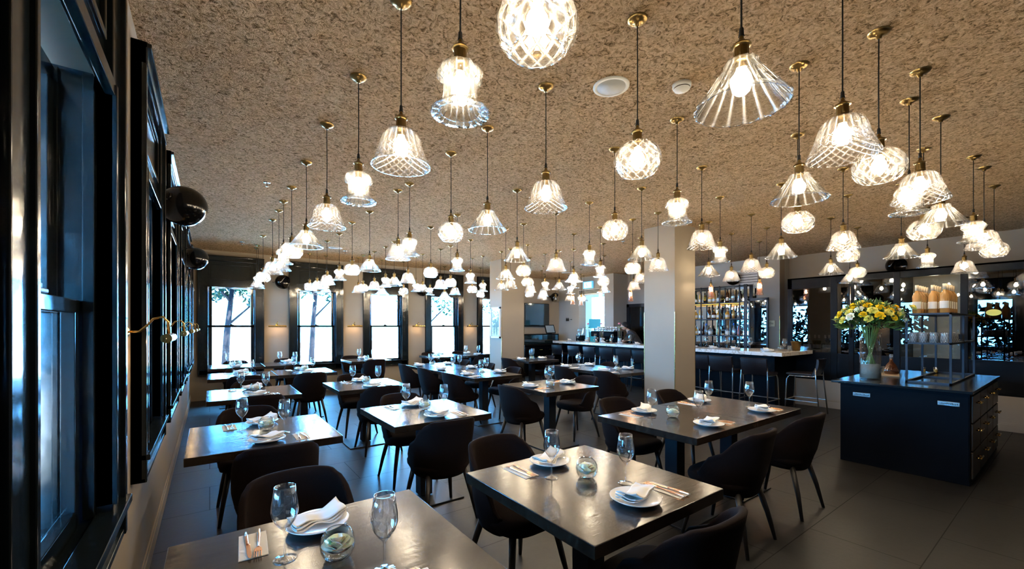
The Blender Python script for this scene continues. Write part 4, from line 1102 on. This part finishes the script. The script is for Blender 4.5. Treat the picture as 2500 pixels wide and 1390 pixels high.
for x, y, z, r, lb in [(XL, 4.10, 2.48, -PI / 2, 'first on the left wall between the windows'), (XL, 7.25, 2.48, -PI / 2, 'second on the left wall, farther back'),
                       (1.20, YW, 2.50, PI, 'on the pier between first and second far windows'), (4.45, YW, 2.48, PI, 'on the pier between third and fourth far windows, behind lamps'),
                       (9.15, YW, 2.48, PI, 'on the wall above and right of the television'), (XR, 2.15, 2.66, PI / 2, 'on the right wall above the dark glass cabinets'), (10.2, 5.0, 2.66, PI / 2, 'high on the wall above the bottle shelves')]:
    place('speaker', make_speaker, (x, y, z), r, 'black dome-shaped speaker ' + lb, 'speaker', 'black dome speakers on the walls')

# brass picture lights
def make_piclight():
    o = empty('picture_light')
    MB().lathe([(.001, 0), (.030, 0), (.028, .010), (.012, .016), (.001, .017)], 20, mat=Matrix.Rotation(-PI / 2, 4, 'X')).build('backplate', 'brass', o, smooth=True)
    MB().tube([(0, .012, 0), (0, .05, .0), (0, .075, .025), (0, .10, .06), (0, .135, .07), (0, .155, .045), (0, .158, -.01)], .0055, 10).build('arm', 'brass', o, smooth=True)
    m = MB(); n = 18
    for L0, L1, r in ((-.17, .17, .021),):
        vs = []; fs = []
        for xx in (L0, L1):
            for rr in (r, r - .002):
                for i in range(n + 1):
                    a = math.radians(-60 + 300 * i / n - 0) + PI * .0
                    vs.append((xx, .158 + rr * math.cos(a + PI * 0), -.03 + rr * math.sin(a)))
        N = n + 1
        for i in range(n):
            fs += [(i, i + 1, 2 * N + i + 1, 2 * N + i), (N + i, N + i + 1, 3 * N + i + 1, 3 * N + i), (i, i + 1, N + i + 1, N + i), (2 * N + i, 2 * N + i + 1, 3 * N + i + 1, 3 * N + i)]
        m.add(vs, fs)
    for xx in (-.172, .168): m.lathe([(.001, 0), (.021, 0), (.0215, .004), (.001, .005)], 18, mat=Matrix.Translation((xx, .158, -.03)) @ Matrix.Rotation(PI / 2, 4, 'Y'))
    m.build('reflector_tube', 'brass', o, smooth=False)
    MB().tube([(-.14, .155, -.038), (.14, .155, -.038)], .007, 8).build('tube_bulb', 'tube', o, smooth=True)
    l = bpy.data.lights.new('lamp_light', 'AREA'); l.shape = 'RECTANGLE'; l.size = .26; l.size_y = .02; l.energy = 1.1; l.color = (1, .62, .28)
    lo = bpy.data.objects.new('lamp_light', l); lo.location = (0, .145, -.055); lo.rotation_euler = (math.radians(-35), 0, 0); lo.parent = o; COL.objects.link(lo)
    return o
for k, x in enumerate([1.19, 2.82, 4.45, 6.08]):
    place('piclight', make_piclight, (x, YW, 1.53), PI, 'brass picture light on the far wall, %s from the left' % ORD[k], 'wall light', 'brass picture lights')
for k, y in enumerate([2.58, 4.10, 5.75, 7.25, 8.87]):
    place('piclight', make_piclight, (XL, y, 1.475), -PI / 2, 'brass picture light on the left wall, %s from the camera' % ORD[k], 'wall light', 'brass picture lights')

# ceiling fittings
def cspk(x, y, r, lb):
    o = empty('ceiling_speaker', (x, y, CZ)); tag(o, lb, 'ceiling speaker', 'round ceiling speakers')
    MB().lathe([(.001, -.004), (r * .8, -.005), (r * .82, -.010), (r, -.007), (r, .002), (.001, .002)], 36).build('rim', 'plastic_white', o, smooth=True)
    MB().lathe([(.001, -.0075), (r * .78, -.0085), (r * .78, -.003)], 36).build('grille', 'grille', o, smooth=True)
cspk(2.10, 1.80, .115, 'white round speaker set in the ceiling near the camera'); cspk(2.01, 8.69, .13, 'white round speaker set in the ceiling near the far windows')
cspk(8.35, 8.82, .13, 'white round speaker set in the ceiling near the television')
sm = empty('smoke_detector', (2.45, 1.52, CZ)); tag(sm, 'white smoke detector on the ceiling right of the near round speaker', 'smoke detector')
MB().lathe([(.001, -.048), (.022, -.047), (.030, -.043), (.047, -.036), (.050, -.030)], 32).build('cap', 'plastic_white', sm, smooth=True)
MB().lathe([(.046, -.031), (.046, -.024)], 24).build('slot_ring', 'ink', sm); MB().lathe([(.050, -.025), (.056, -.022), (.058, 0), (.001, .001)], 32).build('base', 'plastic_white', sm, smooth=True)
for x, y, lb in [(.50, 5.19, 'left part of the ceiling beside the first lamp row'), (.48, 9.12, 'ceiling near the far left corner'), (2.26, 8.95, 'ceiling near the far speaker'), (6.1, 4.95, 'ceiling by the near pillar')]:
    o = empty('sprinkler', (x, y, CZ)); tag(o, 'small chrome sprinkler head, ' + lb, 'sprinkler', 'sprinkler heads in the ceiling')
    MB().lathe([(.001, -.002), (.035, -.003), (.036, .002)], 20).build('rosette', 'chrome', o, smooth=True); MB().lathe([(.001, -.045), (.016, -.045), (.016, -.042), (.004, -.040), (.006, -.002)], 14).build('head', 'chrome', o, smooth=True)
cm = empty('security_camera', (-.12, YW, 1.95 + .35)); tag(cm, 'tiny white security camera high in the far left corner', 'camera')
cm.location = (-.27, YW, 2.22)
MB().lathe([(.001, 0), (.03, 0), (.03, .015), (.001, .016)], 16, mat=Matrix.Rotation(PI / 2, 4, 'X')).build('mount', 'plastic_white', cm, smooth=True)
MB().lathe([(.001, 0), (.024, 0), (.026, .07), (.001, .07)], 16, mat=Matrix.Translation((0, -.02, 0)) @ Matrix.Rotation(math.radians(80), 4, 'X')).build('body', 'plastic_white', cm, smooth=True)
MB().sphere((0, -.092, .013), .018, 10, 8).build('lens', 'ink', cm, smooth=True)
dm = empty('dome_camera', (9.0, YW, 2.72)); tag(dm, 'white dome camera on the wall above the television', 'camera')
MB().lathe([(.001, 0), (.06, 0), (.06, .03), (.001, .03)], 18, mat=Matrix.Rotation(PI / 2, 4, 'X')).build('mount', 'plastic_white', dm, smooth=True); MB().sphere((0, -.035, 0), .035, 12, 8).build('dome', 'ink', dm, smooth=True)

# ------------------------------------------------------------ dark glass cabinets along the right wall
gc = empty('glass_cabinet_wall'); gc['kind'] = 'structure'
XG = 9.2
m = MB(); m.box(XG, XG + .9, 3.36, 3.44, .52, 2.43); m.box(XG, XG + .06, 2.74, 3.44, 2.22, 2.43); m.box(XG, XG + .06, 2.74, 3.36, .52, 1.02); m.box(XG, XG + .06, 2.64, 2.74, .52, 2.43)
m.box(XG, XG + .06, -.2, 2.66, 2.30, 2.43); m.box(XG, XG + .9, -.2, 3.44, 2.40, 2.43)
m.build('head_frame', 'satin_black', gc, bevel=.004)
for a, b_ in ((2.40, 2.47), (1.79, 1.87), (1.03, 1.11), (.42, .50)): B(XG - .01, XG + .06, a, b_, .52, 2.40).build('mullion', 'satin_black', gc, bevel=.004)
B(XG + .01, XG + .05, 1.87, 2.66, .52, 1.00).build('lower_panel', 'satin_black', gc); B(XG + .01, XG + .05, -.2, 1.87, .52, 1.00).build('lower_panel', 'satin_black', gc)
B(XG + .01, XG + .05, 1.11, 1.79, 1.30, 1.38).build('middle_rail', 'satin_black', gc)
for a, b_, z0, z1, mt in ((2.74, 3.36, 1.02, 2.22, 'fridge_pane'), (2.47, 2.64, 1.0, 2.30, 'fridge_pane'), (1.87, 2.40, 1.0, 2.30, 'dark_pane'), (1.11, 1.79, 1.0, 2.30, 'pane'), (.50, 1.03, 1.0, 2.30, 'dark_pane'), (-.2, .42, 1.0, 2.3, 'dark_pane')):
    B(XG + .022, XG + .028, a, b_, z0, z1).build('pane', mt, gc)
for y, z0, z1 in ((2.435, 1.3, 2.2), (2.36, 1.2, 1.75)): MB().tube([(XG - .04, y, z0), (XG - .04, y, z1)], .010, 8).build('handle', 'chrome', gc, smooth=True)
m = MB(); m.box(XG + .90, XG + .95, -.2, 1.08, .52, 2.4); m.box(XG + .90, XG + .95, 1.82, 3.44, .52, 2.4); m.box(XG, XG + .95, -.2, 3.44, .50, .53); m.box(XG + .05, XG + .95, 1.80, 1.83, .52, 2.4); m.box(XG + .05, XG + .95, 1.06, 1.09, .52, 2.4); m.build('cabinet_lining', 'satin_black', gc)
struct(B(XG + .95, XG + 1.0, 1.06, 1.83, .52, 2.4).build('wall_niche', 'wall'))
struct(B(XG, XG + .3, -.2, 3.60, 0, .50).build('wall_plinth', 'wall')); bb('baseboard_right', 0, XG, -.2, 3.60, 'x-')
def nl(x, y, z, e):
    l = bpy.data.lights.new('niche_fill_light', 'POINT'); l.energy = e; l.color = (1, .8, .55); l.shadow_soft_size = .05
    lo = bpy.data.objects.new('niche_fill_light', l); lo.location = (x, y, z); COL.objects.link(lo); lo.parent = gc
nl(9.6, 1.45, 2.25, 5)  # added lamp that brightens the wall behind the clear pane
def make_wine(colr):
    o = empty('wine_bottle')
    MB().lathe([(.001, 0), (.036, 0), (.0375, .004), (.0375, .185), (.030, .210), (.0145, .235), (.0138, .30), (.001, .30)], 22).build('bottle_body', 'liq_' + colr, o, smooth=True)
    MB().lathe([(.001, .245), (.0150, .245), (.0155, .306), (.001, .307)], 14).build('capsule', 'cork', o, smooth=True)
    m = MB(); na = 12
    for z_ in (.05, .125):
        for i in range(na + 1):
            a = PI - 1.15 + 2.3 * i / na; m.v.append((.0384 * math.cos(a), .0384 * math.sin(a), z_))
    m.f += [(i, i + 1, na + 2 + i, na + 1 + i) for i in range(na)]
    m.build('label', 'label', o, smooth=True)
    return o
for k in range(7):
    place('wineg', lambda: make_wine('green'), (XG + .14 + .05 * (k % 2), 2.80 + k * .08, 1.03), 0, 'dark wine bottle standing in the tall fridge cabinet, %s from the right' % ORD[k], 'wine bottle', 'bottles in the tall fridge cabinet')
for z in (1.02,): struct(B(XG + .06, XG + .6, 2.74, 3.36, 1.0, 1.03).build('trim_3', 'satin_black'))
st = empty('round_sticker', (XG + .020, .78, 1.70)); tag(st, 'oval yellow sticker on the rightmost dark glass door', 'sticker')
MB().lathe([(.001, 0), (.075, 0), (.075, .002), (.001, .002)], 32, mat=Matrix.Scale(.62, 4, (0, 0, 1)) @ Matrix.Rotation(-PI / 2, 4, 'Y')).build('disc', 'pale_yellow', st)
pl = empty('notice_plaque', (9.95, 4.08, 1.56)); tag(pl, 'small ivory plaque with dark text on the column at the end of the bar', 'plaque')
B(-.012, 0, -.12, .12, -.065, .065).build('plate', 'ivory', pl, bevel=.002)
m = MB()
for z, wd in ((.03, .05), (.01, .09), (-.01, .09), (-.035, .04)): m.box(-.0135, -.012, -wd, wd, z - .003, z + .004)
m.build('text_lines', 'ink', pl)

# ------------------------------------------------------------ island on the right
isl = empty('service_island', (6.65, 1.13, 0)); tag(isl, 'low dark service island with a polished black top at the right edge', 'island')
B(-.90, 1.10, -.50, .49, 0.0, .86).build('body', 'navy', isl, bevel=.003)
B(-1.02, 1.05, -.53, .54, .875, .90).build('top', 'glossy_black', isl, bevel=.002); B(-.93, 1.0, -.5, .5, .86, .875).build('shadow_gap', 'satin_black', isl)
B(-.905, -.90, -.49, .485, .05, .83).build('front_panel', 'navy', isl)
for i in range(4):
    for j in range(3):
        d_ = B(-.86 + i * .48, -.41 + i * .48, -.515, -.50, .06 + j * .265, .31 + j * .265).build('drawer', 'drawer_wood', isl, bevel=.003)
        m = MB(); xc = -.635 + i * .48; zc = .235 + j * .265
        m.tube([(xc - .055, -.515, zc), (xc - .055, -.545, zc)], .006, 8); m.tube([(xc + .055, -.515, zc), (xc + .055, -.545, zc)], .006, 8); m.tube([(xc - .085, -.548, zc), (xc + .085, -.548, zc)], .008, 8)
        m.build('handle', 'brass', d_, smooth=True)
for y_, lb in ((.30, 'vent_plate'), (-.36, 'vent_plate')):
    p_ = B(-.912, -.905, y_ - .075, y_ + .075, .735, .775).build('name_plate', 'chrome', isl, bevel=.002)
    m = MB()
    for k in range(11): m.box(-.9135, -.912, y_ - .062 + k * .0115, y_ - .056 + k * .0115, .748, .748 + .009 + .006 * (k % 3 == 0))
    m.build('engraving', 'ink', p_)
# flower vase
fv = empty('flower_arrangement', (6.06, 1.43, .90)); tag(fv, 'big bouquet of yellow and cream flowers in a tall glass cylinder on the island', 'flowers')
MB().lathe([(.001, 0), (.092, 0), (.096, .006), (.096, .53), (.092, .53), (.091, .015), (.001, .015)], 40).build('glass_cylinder', 'glass_thick', fv, smooth=True)
MB().lathe([(.001, .017), (.089, .017), (.0895, .17), (.06, .178), (.001, .172)], 32).build('gel_beads', 'gel', fv, smooth=True)
random.seed(21)
m = MB()
for k in range(22):
    a = k * 2.4; r0 = random.uniform(.01, .075); r1 = random.uniform(.01, .05)
    m.tube([(math.cos(a) * r0, math.sin(a) * r0, .12), (math.cos(a + 2.6) * r1 * .6, math.sin(a + 2.6) * r1 * .6, .36), (math.cos(a + 2.9) * .08, math.sin(a + 2.9) * .08, .60)], .004, 6)
m.build('stems', 'stem', fv, smooth=True)
def flower(m, c0, d, r, layers=4):
    d = d.normalized(); t = d.orthogonal().normalized(); b_ = d.cross(t)
    for L_ in range(layers):
        nn = 4 + L_; op = L_ / (layers - 1)
        for k in range(nn):
            a = 2 * PI * k / nn + L_ * .7; o_ = t * math.cos(a) + b_ * math.sin(a); sd = d.cross(o_)
            g = []
            for i in range(4):
                for j in range(3):
                    u = i / 3 * 2 - 1; v = j / 2
                    g.append(c0 + o_ * (r * (.15 + .75 * op * v) + r * .1) + sd * (u * r * (.28 + .35 * op) * (.6 + .5 * v)) + d * (r * (.75 * v * (1.15 - .75 * op)) - u * u * r * .12))
            m.add(g, [(i * 3 + j, i * 3 + j + 1, i * 3 + j + 4, i * 3 + j + 3) for i in range(3) for j in range(2)])
fl = []
for k in range(46):
    a = k * 2.39996; el = math.asin(min(.98, .02 + (k / 46) * .96)); rr = .27 + random.uniform(-.025, .03)
    p = Vector((math.cos(a) * math.cos(el) * rr, math.sin(a) * math.cos(el) * rr * 1.0, .66 + math.sin(el) * rr * .72)); fl.append((p, p - Vector((0, 0, .58))))
fl.append((Vector((.10, -.33, .80)), Vector((.1, -.4, .5))))
for k, (p, d) in enumerate(fl):
    m = MB(); flower(m, p, d, random.uniform(.034, .046)); m.build('blossom', ['yellow', 'pale_yellow', 'petal', 'yellow', 'pale_yellow', 'yellow', 'pale_yellow'][k % 7], fv, smooth=True)
m = MB()
for k in range(1100):
    a = random.uniform(0, 2 * PI); el = random.uniform(-.55, 1.5); rr = random.uniform(.08, .29)
    c0 = Vector((math.cos(a) * math.cos(el) * rr, math.sin(a) * math.cos(el) * rr, .66 + math.sin(el) * rr * .72))
    dd = (c0 - Vector((0, 0, .5))).normalized() + Vector((random.uniform(-.6, .6), random.uniform(-.6, .6), random.uniform(-.6, .3))); dd.normalize(); s_ = dd.orthogonal().normalized() * random.uniform(.010, .018); L_ = random.uniform(.05, .09)
    m.add([c0, c0 + dd * L_ * .5 + s_, c0 + dd * L_, c0 + dd * L_ * .5 - s_], [(0, 1, 2, 3)])
m.build('leaves', 'leaf', fv)
# bottle rack on the island
rk = empty('bottle_rack', (6.08, .80, .90)); tag(rk, 'black square-bar rack with two shelves standing on the island', 'rack')
def sq(m, p, q, r=.009):
    x0, x1 = sorted((p[0], q[0])); y0, y1 = sorted((p[1], q[1])); z0, z1 = sorted((p[2], q[2])); m.box(x0 - r, x1 + r, y0 - r, y1 + r, z0 - r if z0 > .005 else z0, z1 + r)
for x_ in (0, .74, 1.50):
    for y_ in (0, .33):
        if x_ == .74 and y_ == 0: pass
        m = MB(); sq(m, (x_, y_, 0), (x_, y_, .73)); m.build('post', 'black_steel', rk)
for z_, nm in ((.009, 'base_frame'), (.42, 'shelf'), (.73, 'top_shelf')):
    m = MB()
    for y_ in (0, .33): sq(m, (0, y_, z_), (1.50, y_, z_))
    for x_ in (0, .74, 1.50): sq(m, (x_, 0, z_), (x_, .33, z_))
    if nm != 'base_frame': m.box(0, .74 if nm == 'shelf' else .9, 0, .33, z_ - .004, z_ + .006)
    m.build(nm, 'black_steel', rk)
n_ = 0
for i in range(5):
    for j in range(3):
        if (i, j) in ((0, 1),): continue
        place('winer', lambda: make_wine('rose'), (6.20 + i * .115, .86 + j * .105, 1.639), 0, 'rose wine bottle on the island rack, %s row from the front, %s from right' % (ORD[i], ORD[j]), 'wine bottle', 'rose wine bottles on the island rack'); n_ += 1
for i in range(6):
    for j in range(4):
        o = place('tumblert', lambda: MB().lathe([(.001, .105), (.030, .105), (.031, .10), (.037, 0), (.0345, 0), (.029, .097), (.001, .097)], 20, fn=lambda r, z, a, j: (r * (1 + .025 * math.cos(10 * a)), z)).build('inverted_tumbler', 'crystal', smooth=True),
              (6.14 + i * .105, .85 + j * .08, 1.327), 0, 'upturned tumbler on the island rack, %s row from the front, %s from right' % (ORD[i], ORD[j]), 'tumbler', 'upturned tumblers on the island rack')
ty = empty('serving_board', (7.35, 1.50, .90), .2); tag(ty, 'pale wooden board on the island behind the flowers', 'board')
B(-.17, .17, -.11, .11, 0, .014).build('board', 'wood_board', ty, bevel=.004)
ty.location = (6.70, 1.42, .90)
bt = empty('cognac_bottle', (6.78, 1.40, .914)); tag(bt, 'dark bulbous cognac bottle on the wooden board on the island', 'bottle')
MB().lathe([(.001, 0), (.062, 0), (.070, .012), (.068, .06), (.045, .115), (.018, .15), (.015, .21), (.001, .21)], 26).build('bottle_body', 'liq_brown', bt, smooth=True); MB().lathe([(.001, .185), (.017, .185), (.018, .24), (.001, .242)], 16).build('stopper', 'liq_clear', bt, smooth=True)
tg = place('tumbler', None, (6.62, 1.46, .914), 0, 'clear tumbler on the wooden board beside the cognac bottle', 'tumbler', 'glasses on the serving board')
for x_, y_, lb in ((7.42, 1.22, 'left'), (7.50, 1.12, 'right')):
    o = empty('shot_glass', (x_, y_, .90)); tag(o, 'small amber-filled shot glass on the island beyond the rack, %s one' % lb, 'glass', 'shot glasses on the island')
    MB().lathe([(.001, 0), (.020, 0), (.026, .075), (.0245, .075), (.019, .008), (.001, .008)], 18).build('glass', 'glass_thick', o, smooth=True); MB().lathe([(.001, .009), (.0185, .009), (.022, .05), (.001, .05)], 16).build('drink', 'liq_amber', o, smooth=True)
